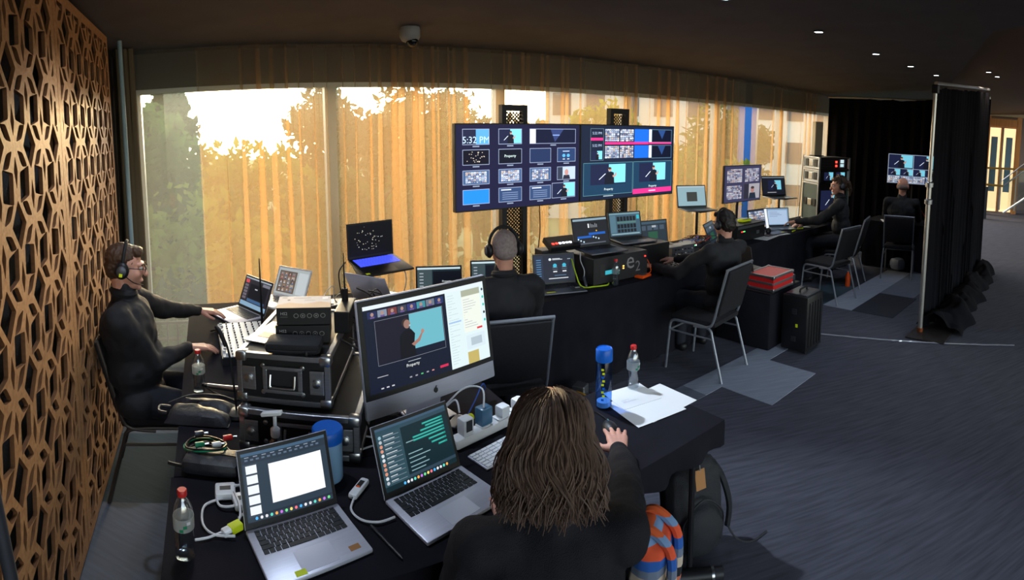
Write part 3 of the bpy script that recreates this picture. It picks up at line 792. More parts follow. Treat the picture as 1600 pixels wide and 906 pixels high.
for x, y, z, e, c in ((-.2, .6, 3.4, 60, (1, .72, .42)), (1.6, -1.0, 3.3, 40, (.75, .85, 1))):
    l = bpy.data.lights.new('foyer_lamp', 'POINT'); l.energy = e; l.color = c; l.shadow_soft_size = .12
    t = thing('foyer_pendant', 'small %s foyer pendant lamp beyond the drapes' % ('warm' if e == 60 else 'cool'), 'lamp', HC + Matrix.Rotation(HR, 3, 'Z') @ Vector((x, y, z)), HR)
    MB().lathe([(.01, .22), (.015, .06), (.09, .02), (.1, -.02), (.02, -.03)], n=14).build('shade', M['dark'], t, True); MB().ell((0, 0, -.06), (.04, .04, .04)).build('bulb', M['lit'], t, True)
    o = bpy.data.objects.new('foyer_lamp', l); COL.objects.link(o); o.parent = t; o.location = (0, 0, -.22)
# ================================================================== tables
def table(a0, a1, b0, b1, label, clabel, skirt=(1, 1, 1, 1), over=.0, seed=0, front_end=None):
    """folding table and its black cloth; skirt flags: front, right, back, left"""
    t = thing('folding_table', label, 'table', rm((a0 + a1) / 2, (b0 + b1) / 2), AX, 'folding tables')
    w, d = a1 - a0, b1 - b0
    MB().box((0, 0, .72), (w - .02, d - .02, .03), bev=.006).build('table_top', M['dark'], t)
    for sx in (-1, 1):
        for sy in (-1, 1): MB().tube([(sx * (w / 2 - .12), sy * (d / 2 - .08), .0), (sx * (w / 2 - .12), sy * (d / 2 - .08), .705)], .014, 8).build('leg', M['darkmetal'], t, True)
    mb = MB(); x, y = w / 2, d / 2
    nx, ny = max(2, int(w / .05)), max(2, int(d / .05)); vs = []; fs = []
    for i in range(nx + 1):
        for j in range(ny + 1):
            X = -x + w * i / nx; Y = -y + d * j / ny; vs.append((X, Y, .742 + .0015 * noise.noise(Vector((X * 6, Y * 6, seed)))))
    for i in range(nx):
        for j in range(ny):
            k = i * (ny + 1) + j; fs.append((k, k + ny + 1, k + ny + 2, k + 1))
    mb.add(vs, fs)
    sides = [((-x, -y), (x, -y)), ((x, -y), (x, y)), ((x, y), (-x, y)), ((-x, y), (-x, -y))]
    for s, (p, q) in zip(skirt, sides):
        if not s: continue
        p = Vector((*p, 0)); q = Vector((*q, 0)); L = (q - p).length; full = (front_end - a0) if (front_end and p.y < 0 and q.y < 0) else 1e9; dd = (q - p) / L; nn = Vector((dd.y, -dd.x, 0)); n = int(L / .03) + 1; rows = 7; vs = []; fs = []
        for r in range(rows):
            tt = r / (rows - 1)
            for i in range(n + 1):
                X = L * i / n; z = .742 - (.742 - .012) * tt * (s if X < full else max(.16, .16 + .84 * (1 - (X - full) / .05))); e = min(1, X / .06, (L - X) / .06)
                am = .02 * tt * e * (1 + .7 * noise.noise(Vector((X * 2, seed, 1)))); c = p + dd * X + nn * (.004 * min(1, r) + am * math.sin(X * 2 * PI / .24 + 2 * noise.noise(Vector((X, seed, 0))))); vs.append((c.x, c.y, z))
        for r in range(rows - 1):
            for i in range(n): fs.append((r * (n + 1) + i, (r + 1) * (n + 1) + i, (r + 1) * (n + 1) + i + 1, r * (n + 1) + i + 1))
        mb.add(vs, fs)
    mb.T = Matrix.Identity(4)
    o = mb.build('table_cloth', M['cloth']); shade(o.data, 50); o.location = rm((a0 + a1) / 2, (b0 + b1) / 2); o.rotation_euler = (0, 0, AX)
    tag(o, clabel, 'tablecloth', 'black tablecloths')
table(-.20, 1.98, 1.46, 2.07, 'near folding table under the two silver laptops and the woman\'s papers', 'black cloth on the near table under the papers and silver laptops', skirt=(1, .16, 1, 1), seed=1, front_end=1.28)
table(-.19, .55, 2.075, 4.30, 'left folding table in front of the man in glasses', 'black cloth on the left table under the mixer and the leather bag', seed=2)
table(.555, 1.30, 2.075, 4.30, 'folding table behind the large desktop computer', 'black cloth on the table behind the large desktop computer', seed=3)
table(1.52, 4.55, 3.40, 4.02, 'long middle table below the two large screens', 'black cloth on the middle table below the two large screens', seed=4)
table(4.62, 8.15, 3.68, 4.42, 'far right folding table running to the rack', 'black cloth on the far right table running to the rack', seed=5)
table(8.3, 8.95, 2.15, 3.5, 'small table under the far seven-picture monitor', 'black cloth on the small table under the far seven-picture monitor', seed=6)

# ================================================================== chairs
def chair_proto(frame, fm_name, label):
    t = thing('banquet_chair', label, 'chair', (0, 0, 0), 0, 'stacking banquet chairs')
    for s in (-1, 1):
        x = .215 * s
        MB().tube(crom([(x * 1.03, .27, .0), (x * 1.01, .245, .30), (x, .235, .40), (x, .20, .435), (x, .10, .44)], 4), .0115, 8).build('leg', frame, t, True)
        MB().tube(crom([(x, .10, .44), (x, -.08, .44), (x, -.16, .42), (x * 1.02, -.19, .34), (x * 1.05, -.29, .0)], 4), .0115, 8).build('leg', frame, t, True)
        MB().tube([(x, .238, .345), (x, -.185, .345)], .008, 6).build('stretcher', frame, t, True)
        MB().tube(crom([(x, .0, .425), (x, -.13, .44), (x, -.185, .49), (x, -.23, .66), (x, -.30, .93)], 5), .0115, 8).build('back_post', frame, t, True)
    MB().tube(crom([(-.215, -.30, .925), (-.212, -.302, .938), (-.19, -.303, .942), (.19, -.303, .942), (.212, -.302, .938), (.215, -.30, .925)], 3), .0115, 8).build('top_rail', frame, t, True)
    MB().tube([(-.215, .238, .345), (.215, .238, .345)], .008, 6).build('stretcher', frame, t, True)
    MB().box((0, .02, .462), (.42, .44, .05), bev=.02).build('seat', M['pad'], t, True)
    mb = MB(); mb.box((0, -.262, .735), (.41, .036, .40), (R_(14.5), 0, 0), bev=.014); mb.build('backrest', M['pad'], t, True)
    return t
CH = chair_proto(M['chairframe'], 'silver', 'silver-framed black chair under the man at the middle of the long table')
CH.location = rm(3.72, 2.97); CH.rotation_euler = (0, 0, AX + R_(8))
dup(CH, rm(6.30, 3.10), AX - R_(6), 'empty silver-framed black chair standing on the pale carpet tiles')
dup(CH, Vector((5.41, 6.47, 0)), R_(-44), 'silver-framed black chair under the bald man facing away by the pole')
dup(CH, rm(7.06, 3.25), AX + R_(14), 'silver-framed black chair under the ponytailed woman at the far right table')
dup(CH, rm(1.74, 2.98), AX - R_(16), 'silver-framed black chair under the grey-haired man behind the desktop computer')
dup(CH, Vector((.24, 1.20, 0)), R_(14), 'black chair under the long-haired woman in the foreground')
C2 = chair_proto(M['bronze'], 'bronze', 'dark bronze-framed chair under the man in glasses')
C2.location = rm(-.36, 3.22); C2.rotation_euler = (0, 0, AX - R_(90))

# ================================================================== large screens on stands
def tv(a0, label, pic):
    W, H = 1.22, .70
    t = thing('large_screen', label, 'screen', rm(a0 + W / 2, 3.95, 1.385), AX, 'large wall-size screens')
    MB().box((0, .03, H / 2), (W, .05, H), bev=.004).build('housing', M['black'], t)
    s = Scr(W - .02, H - .02); pic(s); s.build('display', t, loc=(0, .0045, H / 2), gain=1.6)
    MB().box((0, .075, H / 2), (.5, .05, .42), bev=.004).build('mount', M['darkmetal'], t)
rnd = random.Random(3)
LINE = (.18, .22, .34)
def pic_left(s):
    s.rect(0, 0, 1, 1, (.010, .010, .038), 0)
    def tilef(x0, y0, x1, y1, cap=True):
        s.frame(x0, y0, x1, y1, (.30, .36, .52), .0035, 6)
        if cap: s.rect((x0 + x1) / 2 - .025, y1 + .012, (x0 + x1) / 2 + .025, y1 + .026, (.25, .3, .42), 2)
    X = [(.045, .245), (.315, .50), (.565, .745), (.80, .965)]; Y = [(.05, .235), (.29, .47), (.53, .70), (.755, .93)]
    (x0, x1), (y0, y1) = X[0], Y[0]
    s.rect(x0, y0, x1, y1, (.015, .018, .05), 1); s.rect(x0 + .1, y0, x1, y1, (.10, .36, .75), 2); s.text('5:32 PM', (x0 + x1) / 2, y1 - .02, .11, (.55, .75, .95), 3); tilef(x0, y0, x1, y1)
    s.presenter(X[1][0], y0, X[1][1], y1, 1); tilef(X[1][0], y0, X[1][1], y1)
    s.rect(.565, y0, .965, y1, (.006, .008, .03), 1); s.rect(.565, y0, .615, y1, (.9, .93, 1), 2)
    s.poly([(.78, y1 - .02), (.74, y0), (.70, y0), (.83, y0), (.86, y0)], (.03, .05, .16), 2); s.rect(.76, (y0 + y1) / 2 - .02, .82, (y0 + y1) / 2 - .005, (.2, .3, .6), 3); tilef(.565, y0, .965, y1)
    y0, y1 = Y[1]
    s.rect(*[X[0][0], y0, X[0][1], y1], (.004, .004, .012), 1)
    for _ in range(26): px, py = X[0][0] + .03 + rnd.random() * .13, y0 + .02 + rnd.random() * .13; s.rect(px, py, px + .006, py + .008, (.7, .6, .5), 2)
    tilef(X[0][0], y0, X[0][1], y1)
    s.rect(X[1][0], y0, X[1][1], y1, (.004, .005, .015), 1); s.text('Property', sum(X[1]) / 2, (y0 + y1) / 2 + .01, .045, (.75, .95, .9), 2); tilef(X[1][0], y0, X[1][1], y1)
    s.rect(X[2][0], y0, X[2][1], y1, (.016, .03, .09), 1); tilef(X[2][0], y0, X[2][1], y1)
    s.rect(X[3][0], y0, X[3][1], y1, (.02, .045, .13), 1); s.ell(.86, y0 + .1, .014, .022, (.1, .4, .7), 2); s.ell(.90, y0 + .1, .014, .022, (.1, .4, .7), 2); s.rect(.85, y0 + .04, .91, y0 + .05, (.5, .6, .8), 2); s.rect(.85, y0 + .14, .87, y0 + .15, (.7, .7, .8), 2); s.rect(.89, y0 + .14, .91, y0 + .15, (.7, .7, .8), 2); tilef(X[3][0], y0, X[3][1], y1)
    y0, y1 = Y[2]
    for k in range(3):
        s.rect(X[k][0], y0, X[k][1], y1, (.05, .10, .22), 1); s.mosaic(X[k][0] + .02, y0 + .02, X[k][1] - .02, y1 - .02, 8, 6, rnd); tilef(X[k][0], y0, X[k][1], y1)
    s.rect(X[3][0], y0, X[3][1], y1, (.45, .55, .68), 1); s.rect(X[3][0], y0, X[3][0] + .05, y1, (.03, .04, .07), 2)
    s.poly([(.85, y1), (.92, y1), (.91, y0 + .11), (.86, y0 + .11)], (.02, .02, .04), 3); s.ell(.885, y0 + .075, .017, .04, (.5, .25, .22), 4); tilef(X[3][0], y0, X[3][1], y1)
    y0, y1 = Y[3]
    s.rect(X[0][0], y0, X[0][1], y1, (.015, .22, .80), 1); tilef(X[0][0], y0, X[0][1], y1)
    for k in (1, 2):
        s.rect(X[k][0], y0, X[k][1], y1, (.03, .06, .15), 1); s.rect(X[k][0] + .02, y0 + .02, X[k][0] + .10, y0 + .035, (.6, .65, .8), 2)
        for q in range(4): s.rect(X[k][0] + .03, y0 + .06 + q * .025, X[k][1] - .03, y0 + .068 + q * .025, (.2, .26, .42), 2)
        tilef(X[k][0], y0, X[k][1], y1)
    s.presenter(.755, y0 - .02, .965, y1, 1); tilef(.755, y0 - .02, .965, y1)
def pic_right(s):
    s.rect(0, 0, 1, 1, (.008, .014, .035), 0); PK = (.78, .03, .22)
    s.frame(.085, .04, .215, .47, (.12, .2, .26), .003, 6)
    s.text('5:32 PM', .15, .12, .05, (.4, .5, .7), 3); s.rect(.09, .165, .21, .2, PK, 2); s.text('5:32 PM', .15, .285, .05, (.4, .5, .7), 3); s.presenter(.10, .34, .205, .46, 1, False)
    for x0, x1 in ((.23, .375), (.385, .53)):
        s.mosaic(x0, .045, x1, .215, 7, 6, rnd); s.mosaic(x0, .275, x1, .445, 7, 6, rnd)
    s.rect(.54, .04, .70, .225, (.01, .13, .75), 1); s.rect(.54, .27, .70, .45, (.01, .13, .75), 1)
    s.rect(.705, .04, .735, .225, (.9, .95, 1), 1); s.rect(.705, .27, .735, .45, (.9, .95, 1), 1)
    for y in (.04, .27):
        s.rect(.735, y, .975, y + .19, (.004, .006, .02), 1); s.poly([(.86, y + .14), (.81, y + .01), (.90, y + .01)], (.02, .06, .2), 2); s.frame(.735, y, .975, y + .19, (.12, .25, .35), .003, 5)
    s.rect(.23, .222, .70, .255, PK, 2); s.rect(.705, .222, .975, .25, PK, 2)
    for x0, x1, lab in ((.02, .525, 'Preview'), (.53, .985, 'Program')):
        s.rect(x0, .50, x1, .94, (.010, .04, .085), 1); s.frame(x0, .50, x1, .94, (.10, .26, .30), .003, 7)
        s.presenter(x0 + .07, .525, x1 - .07, .80, 2); s.text('Property', (x0 + x1) / 2, .88, .045, (.75, .9, .9), 3)
    s.rect(.53, .895, .985, .965, PK, 8); s.rect(.71, .925, .79, .94, (1, .6, .75), 9); s.rect(.22, .952, .32, .964, (.35, .45, .5), 3)
tv(1.86, 'left large screen with sixteen small pictures in a grid, showing 5:32 PM', pic_left)
tv(3.085, 'right large screen with two big presenter pictures and a pink bar', pic_right)
M['perf'] = mat('black_perforated_metal', rgb(30, 30, 33), .5, .4)
def perforated(w, h, pitch=.032, bar=.0055):
    mb = MB(); n = int(w / pitch); m = int(h / pitch)
    for i in range(-m, n + 1):
        pass
    # diagonal diamond mesh: two sets of thin bars clipped to the sheet
    L = w + h; k = int(L / pitch)
    for i in range(k + 1):
        c = i * pitch
        for sgn in (1, -1):
            if sgn == 1:
                p = (max(0, c - h), min(h, c)); q = (min(w, c), max(0, c - w))
            else:
                p = (max(0, c - h), h - min(h, c)); q = (min(w, c), h - max(0, c - w))
            if abs(p[0] - q[0]) + abs(p[1] - q[1]) < .004: continue
            mb.tube([(p[0] - w / 2, 0, p[1]), (q[0] - w / 2, 0, q[1])], bar, 4, cap=False)
    return mb
def tv_stand(a, w, label):
    t = thing('screen_stand', label, 'stand', rm(a, 4.10), AX, 'perforated screen stands')
    for s in (-1, 1): MB().box((s * (w / 2 - .022), 0, 1.12), (.044, .06, 2.24)).build('upright', M['darkmetal'], t)
    MB().box((0, 0, 2.215), (w - .088, .06, .05)).build('top_bar', M['darkmetal'], t)
    MB().box((0, 0, 2.05), (w - .088, .05, .02)).build('cross_bar', M['darkmetal'], t)
    o = perforated(w - .09, 1.28).build('perforated_panel', M['perf'], t); o.location = (0, .01, .78)
    o = perforated(w - .09, .11).build('perforated_panel', M['perf'], t); o.location = (0, .01, 2.07)
    MB().box((0, 0, .03), (.62, .42, .05), bev=.008).build('base', M['darkmetal'], t)
tv_stand(2.475, .25, 'perforated black stand behind the left large screen')
tv_stand(3.655, .24, 'perforated black stand behind the right large screen')
cable('screen_cable', 'black cable hanging down beside the left screen stand', [rm(2.68, 4.0, 1.38), rm(2.70, 4.02, 1.15), rm(2.69, 4.03, .95), rm(2.72, 3.98, .78)], .005)

# ================================================================== laptops and computers
def keys13(parent, w, d, km, mat_key, y0, singles, white=False):
    """six key rows; singles -> every key an object sharing mesh data, else one joined part"""
    kw = w * .86; u = kw / 14.5; rows = [(.5, [1.036] * 14), (1, [1] * 13 + [1.5]), (1, [1.5] + [1] * 12 + [1]), (1, [1.75] + [1] * 11 + [1.75]), (1, [2.25] + [1] * 10 + [2.25]), (1, [1, 1, 1, 1.25, 5, 1.25, 1, .95, 1.02, 1.03])]
    cache = {}; y = y0; joined = MB()
    kd = d * .455 / 5.6
    for hgt, ws in rows:
        x = -kw / 2; ch = kd * hgt
        for q in ws:
            ww = q * u; c = (x + ww / 2, y - ch / 2, .0012)
            if singles:
                kk = (round(q, 3), hgt)
                if kk not in cache:
                    me = MB().box((0, 0, 0), (ww - u * .14, ch - kd * .14, .0022), bev=.0006).mesh('key'); me.materials.append(mat_key); cache[kk] = me
                o = obj('key', cache[kk], parent); o.location = c; o.location.z += km
            else: joined.box((c[0], c[1], c[2] + km), (ww - u * .16, ch - kd * .16, .002))
            x += ww
        y -= ch
    if not singles:
        o = joined.build('keyboard', mat_key, parent); o['kind'] = 'stuff'
def laptop(label, loc, rz, pic, w=.33, d=.235, lid=112, body='alu', singles=False, keymat=None, lidh=None, stickers=(), pad=True, bezel='black', group='laptops', tilt=0.0, base_t=.014, back='body', gain=1.0):
    t = thing('laptop', label, 'laptop', loc, rz, group)
    if tilt: t.rotation_euler = (tilt, 0, rz)
    bm_ = M[body]
    base = MB().box((0, -d / 2, base_t / 2), (w, d, base_t), bev=.005).build('base', bm_, t, True)
    keys13(base, w, d, base_t, keymat or M['key'], -d * .055, singles)
    if pad:
        MB().box((0, -d * .77, base_t + .0002), (w * .36, d * .36, .0008)).build('trackpad', mat('trackpad_' + body, tuple(min(1, c * 1.08) for c in bm_.node_tree.nodes['Principled BSDF'].inputs['Base Color'].default_value[:3]), .35, .4), base)
    for sx, sy, sw, sd, sm in stickers: MB().box((sx * w, -sy * d, base_t + .0004), (sw, sd, .0008)).build('sticker', M[sm], base)
    lh = lidh or d * .98; th = R_(lid - 90)
    L = bpy.data.objects.new('lid', MB().box((0, .003, lh / 2), (w, .006, lh), bev=.003).mesh('lid')); COL.objects.link(L); L.parent = t
    L.data.materials.append(bm_); shade(L.data); L.location = (0, .002, base_t * .7); L.rotation_euler = (-th, 0, 0)
    MB().box((0, -.0006, lh / 2), (w - .004, .0016, lh - .004)).build('bezel', M[bezel], L)
    s = Scr(w - .026, lh - .034); pic(s); s.build('display', L, loc=(0, -.0018, lh / 2 + .004), gain=gain)
    MB().tube([(-w * .36, .0, base_t * .75), (w * .36, .0, base_t * .75)], .005, 8).build('hinge', M['black'], t, True)
    return t
def dock(s, y=.955, n=15, x0=.18, x1=.82, r=.016):
    cols = [(.1, .5, 1), (.8, .8, .85), (1, .45, .1), (.2, .8, .3), (1, .2, .25), (.9, .9, .95), (.15, .75, .6), (.6, .2, .8), (1, .8, .2)]
    for i in range(n): s.ell(x0 + (x1 - x0) * i / (n - 1), y, r, r * s.w / s.h, cols[(i * 5) % len(cols)], 4, 10)
def pic_slides(s):
    s.rect(0, 0, 1, 1, (.03, .05, .075), 0); s.rect(0, 0, 1, .045, (.06, .12, .2), 1); s.rect(0, .045, 1, .16, (.025, .04, .06), 1)
    for k in range(9): s.rect(.04 + k * .1, .06, .09 + k * .1, .072, (.3, .35, .45), 2)
    for k in range(14): s.rect(.04 + k * .065, .095, .075 + k * .065, .12, (.12, .17, .25), 2)
    s.rect(.02, .17, .17, .93, (.05, .07, .1), 1)
    for k in range(5): s.rect(.04, .19 + k * .148, .165, .31 + k * .148, (.92, .97, 1), 2)
    s.rect(.30, .22, .93, .80, (1.0, 1.02, 1.05), 2); s.rect(.17, .90, 1, .93, (.02, .03, .05), 2); dock(s, .955, 16, .1, .95)
def pic_chat(s):
    s.rect(0, 0, 1, 1, (.006, .022, .030), 0); s.rect(0, 0, 1, .04, (.05, .10, .16), 1); s.rect(0, .04, 1, .10, (.03, .07, .10), 1); s.rect(0, .04, .33, .92, (.03, .075, .10), 1)
    rr = random.Random(5)
    for k in range(11):
        y = .13 + k * .072; s.ell(.045, y + .02, .02, .028, rr.choice([(.5, .55, .6), (.7, .3, .2), (.3, .5, .6), (.7, .75, .8)]), 2); s.rect(.09, y, .09 + rr.uniform(.08, .16), y + .014, (.6, .65, .7), 2); s.rect(.09, y + .026, .30, y + .036, (.18, .25, .3), 2)
    for y, w_ in ((.15, .3), (.2, .26), (.25, .34), (.31, .46), (.36, .46), (.43, .25), (.50, .22), (.57, .13)): s.rect(.93 - w_, y, .93, y + .032, (.01, .30, .26), 2); s.rect(.94 - w_, y + .009, .90, y + .018, (.1, .6, .5), 3)
    for y, w_ in ((.36, .12), (.55, .2), (.62, .3), (.69, .22), (.76, .26), (.82, .2)): s.rect(.37, y, .37 + w_, y + .016, (.25, .4, .45), 2)
    s.rect(.33, .87, 1, .92, (.03, .06, .09), 2); dock(s, .96, 14, .25, .85)
def pic_zoom(s):
    s.rect(0, 0, 1, 1, (.008, .012, .03), 0); s.rect(0, 0, 1, .045, (.85, .95, 1), 1)
    s.rect(.65, .045, 1, 1, (.80, .95, .97), 1); s.rect(.79, .06, .96, .60, (.93, .97, .88), 2); s.rect(.79, .06, .96, .14, (.45, .48, .36), 3)
    for k in range(12): s.rect(.80, .18 + k * .032, .80 + .12 * (.5 + .5 * math.sin(k * 7)), .186 + k * .032, (.45, .5, .55), 3)
    s.rect(.905, .565, .955, .59, (.8, .05, .08), 4)
    s.rect(.80, .64, .97, .82, (.75, .88, .95), 2); s.rect(.84, .68, .94, .78, (.5, .6, .68), 3); s.rect(.80, .85, .90, 1, (.6, .48, .15), 2)
    for k in range(5): s.ell(.985, .1 + k * .1, .009, .018, [(.05, .06, .08), (.05, .6, .5), (.05, .6, .5), (.03, .03, .05), (.05, .6, .5)][k], 3)
    for k in range(26): s.rect(.665, .09 + k * .034, .665 + .09 * (.6 + .4 * math.sin(k * 3)), .095 + k * .034, (.55, .65, .7), 3)
    s.rect(.66, .42, .77, .44, (.4, .6, .9), 3)
    # thumbnails
    for k, c in enumerate([(.02, .03, .1), (.25, .3, .4), (.2, .05, .05), (.05, .06, .09), (.04, .05, .2), (.06, .3, .36), (.16, .2, .26), (.02, .04, .14)]):
        s.rect(.03 + k * .076, .07, .10 + k * .076, .15, c, 2); s.ell(.065 + k * .076, .105, .012, .022, (.45, .28, .24), 3); s.rect(.05 + k * .076, .13, .082 + k * .076, .15, (.15, .1, .3), 3)
    s.frame(.075, .185, .615, .70, (.28, .30, .36), .0022, 6); s.rect(.08, .19, .345, .69, (.012, .012, .026), 1)
    s.rect(.34, .19, .61, .61, (.17, .52, .62), 2)
    s.poly([(.245, .69), (.37, .69), (.365, .52), (.375, .43), (.345, .365), (.29, .37), (.255, .43)], (.006, .007, .012), 3)
    s.ell(.318, .30, .026, .052, (.36, .20, .16), 4); s.ell(.308, .28, .03, .05, (.05, .03, .03), 3); s.rect(.333, .315, .345, .325, (.5, .8, 1), 5)
    s.poly([(.34, .545), (.395, .50), (.425, .44), (.44, .43), (.432, .46), (.41, .53), (.36, .575)], (.42, .20, .16), 4); s.ell(.436, .425, .013, .026, (.5, .25, .2), 4)
    s.text('Property', .335, .80, .052, (.95, 1, 1), 4); s.rect(.30, .735, .40, .742, (.5, .55, .6), 4)
    s.rect(.06, .82, .14, .828, (.5, .5, .55), 4)
    for k in range(5): s.rect(.30 + k * .045, .915, .318 + k * .045, .93, [(.4, .4, .45), (.4, .4, .45), (.1, .6, .2), (.4, .4, .45), (.7, .3, .3)][k], 4)
    s.rect(.55, .90, .62, .93, (.7, .03, .1), 4)
    for k in range(3): s.rect(.08 + k * .04, .95, .1 + k * .04, .965, (.6, .6, .65), 4)
def pic_dark_zoom(s):
    s.rect(0, 0, 1, 1, (.012, .03, .04), 0); s.rect(0, 0, 1, .07, (.6, .75, .8), 1); s.rect(0, .07, .34, 1, (.05, .08, .09), 1); s.rect(.36, .14, 1, .86, (.004, .005, .01), 1)
    s.text('Property', .68, .56, .1, (.8, .9, .9), 2)
    for k in range(6): s.rect(.05, .2 + k * .12, .14, .24 + k * .12, (.4, .45, .5), 2)
def pic_mixapp(s):
    s.rect(0, 0, 1, 1, (.025, .022, .03), 0); s.rect(0, .0, 1, .05, (.35, .4, .45), 1); s.rect(0, .85, 1, 1, (.25, .4, .55), 1); s.rect(.03, .08, .17, .2, (.6, .08, .1), 1)
    for k in range(5): s.rect(.03, .25 + k * .11, .17, .33 + k * .11, (.16, .14, .17), 1)
    s.rect(.24, .2, .92, .7, (.008, .008, .012), 1); s.rect(.45, .33, .55, .37, (.5, .5, .55), 2); s.rect(.24, .72, .9, .82, (.05, .12, .25), 1); s.rect(.7, .08, .97, .18, (.2, .2, .24), 1)
def pic_sheet(s):
    s.rect(0, 0, 1, 1, (.42, .46, .46), 0); s.rect(.05, .1, .62, .92, (.14, .10, .08), 1); s.mosaic(.08, .14, .58, .88, 4, 5, random.Random(8), 2, [(.25, .17, .12), (.12, .09, .08), (.4, .34, .28), (.2, .2, .2)])
    s.rect(.68, .1, .97, .92, (.55, .6, .62), 1)
def pic_stars(s):
    s.rect(0, 0, 1, 1, (.004, .004, .006), 0); rr = random.Random(11)
    for _ in range(46):
        a = rr.random() * 6.28; r = .10 + .3 * rr.random(); x = .45 + r * .8 * math.cos(a); y = .45 + r * math.sin(a); q = rr.uniform(.011, .018)
        s.rect(x, y, x + q, y + q * 1.5, rr.choice([(.9, .9, .85), (.8, .7, .5), (.5, .5, .5)]), 1)
def pic_share(s):
    s.rect(0, 0, 1, 1, (.014, .018, .035), 0); s.rect(0, 0, .22, 1, (.02, .03, .06), 1)
    for k in range(9): s.rect(.05, .15 + k * .085, .17, .175 + k * .085, (.10, .28, .55), 2)
    s.ell(.40, .16, .035, .05, (.85, .9, .95), 2); s.rect(.46, .13, .66, .15, (.85, .9, .95), 2); s.rect(.46, .165, .72, .19, (.6, .65, .7), 2); s.rect(.85, .16, .93, .19, (.3, .35, .4), 2)
    for x in (.52, .76): s.ell(x, .40, .05, .075, (.05, .5, .72), 2); s.rect(x - .06, .46, x + .06, .475, (.3, .35, .45), 2); s.rect(x - .05, .60, x + .05, .645, (.8, .82, .85), 2); s.rect(x - .07, .53, x + .07, .54, (.25, .28, .35), 2)
    s.rect(.5, .76, .8, .775, (.15, .3, .5), 2); s.rect(.35, .86, .85, .89, (.75, .8, .85), 2)
def pic_daw(s):
    s.rect(0, 0, 1, 1, (.02, .022, .028), 0); s.rect(0, 0, 1, .08, (.3, .42, .5), 1); s.rect(.40, .18, .72, .38, (.01, .01, .012), 1); s.rect(.42, .20, .46, .36, (.9, .92, .95), 2)
    for k in range(5): s.rect(.49 + k * .045, .2 + .03 * (k % 3), .52 + k * .045, .36, (.2, .22, .25), 2)
    s.rect(.42, .55, .92, .64, (.02, .13, .55), 1); s.rect(.08, .66, .5, .74, (.02, .13, .55), 1); s.ell(.66, .49, .02, .03, (.9, .5, .05), 2)
    for x, y in ((.10, .77), (.17, .83), (.55, .72), (.62, .76), (.70, .80), (.25, .88)): s.ell(x, y, .022, .034, (.6, .8, 1), 2)
    s.rect(.05, .93, .9, .97, (.12, .14, .18), 1)
def pic_grid(s):
    s.rect(0, 0, 1, 1, (.06, .12, .17), 0); s.rect(0, 0, 1, .07, (.2, .36, .42), 1)
    for r, (y0, y1) in enumerate(((.16, .36), (.50, .68), (.72, .86))):
        for k in range(6): s.rect(.24 + k * .105, y0, .325 + k * .105, y1, (.012, .016, .02), 1)
    s.rect(.24, .38, .86, .46, (.10, .22, .2), 1); s.rect(.89, .12, .98, .3, (.05, .5, .6), 1); s.rect(.04, .9, .95, .95, (.3, .45, .5), 1); s.rect(.02, .1, .2, .86, (.1, .2, .26), 1)
def pic_console(s):
    s.rect(0, 0, 1, 1, (.018, .03, .045), 0); s.rect(0, 0, 1, .12, (.05, .09, .13), 1)
    for k in range(4): s.rect(.05 + k * .23, .2, .22 + k * .23, .42, (.06, .09, .13), 1)
    s.rect(.3, .5, .65, .85, (.02, .09, .05), 1); s.rect(.45, .2, .6, .3, (.4, .45, .5), 2)
def pic_white(s):
    s.rect(0, 0, 1, 1, (.30, .46, .52), 0); s.rect(.32, .3, .70, .78, (.05, .055, .05), 1); s.rect(0, 0, 1, .06, (.5, .62, .68), 1)
def pic_mosaic(s):
    s.rect(0, 0, 1, 1, (.03, .04, .07), 0); s.mosaic(.03, .06, .84, .92, 8, 7, random.Random(17), 1); s.rect(.86, 0, 1, 1, (.9, .95, 1), 1)
def pic_doc(s):
    s.rect(0, 0, 1, 1, (.22, .34, .50), 0); s.rect(.06, .1, .94, .95, (.42, .55, .75), 1)
    for k in range(4): s.rect(.14, .2 + k * .09, .5 + .1 * (k % 3), .22 + k * .09, (.12, .18, .3), 2)
def pic_cam(s):
    s.rect(0, 0, 1, 1, (.01, .012, .02), 0); s.presenter(.25, .2, .85, .75, 1); s.rect(0, .02, 1, .07, (.2, .25, .3), 1); s.rect(.2, .86, .6, .89, (.5, .5, .55), 1)
def pic_quad(s):
    s.rect(0, 0, 1, 1, (.05, .05, .11), 0); rr = random.Random(23)
    for x0, y0 in ((.06, .08), (.54, .08), (.06, .54)): s.mosaic(x0, y0, x0 + .40, y0 + .38, 9, 8, rr, 1, [(.55, .58, .72), (.2, .22, .34), (.06, .07, .14), (.6, .5, .5), (.34, .4, .58), (.75, .78, .85)])
    s.rect(.52, .52, .97, .95, (.42, .40, .44), 1); s.rect(.52, .52, .66, .95, (.03, .03, .05), 2); s.poly([(.66, .95), (.87, .95), (.84, .78), (.69, .78)], (.02, .03, .05), 3); s.ell(.765, .70, .05, .085, (.45, .22, .2), 4); s.ell(.765, .635, .05, .04, (.06, .04, .04), 5)

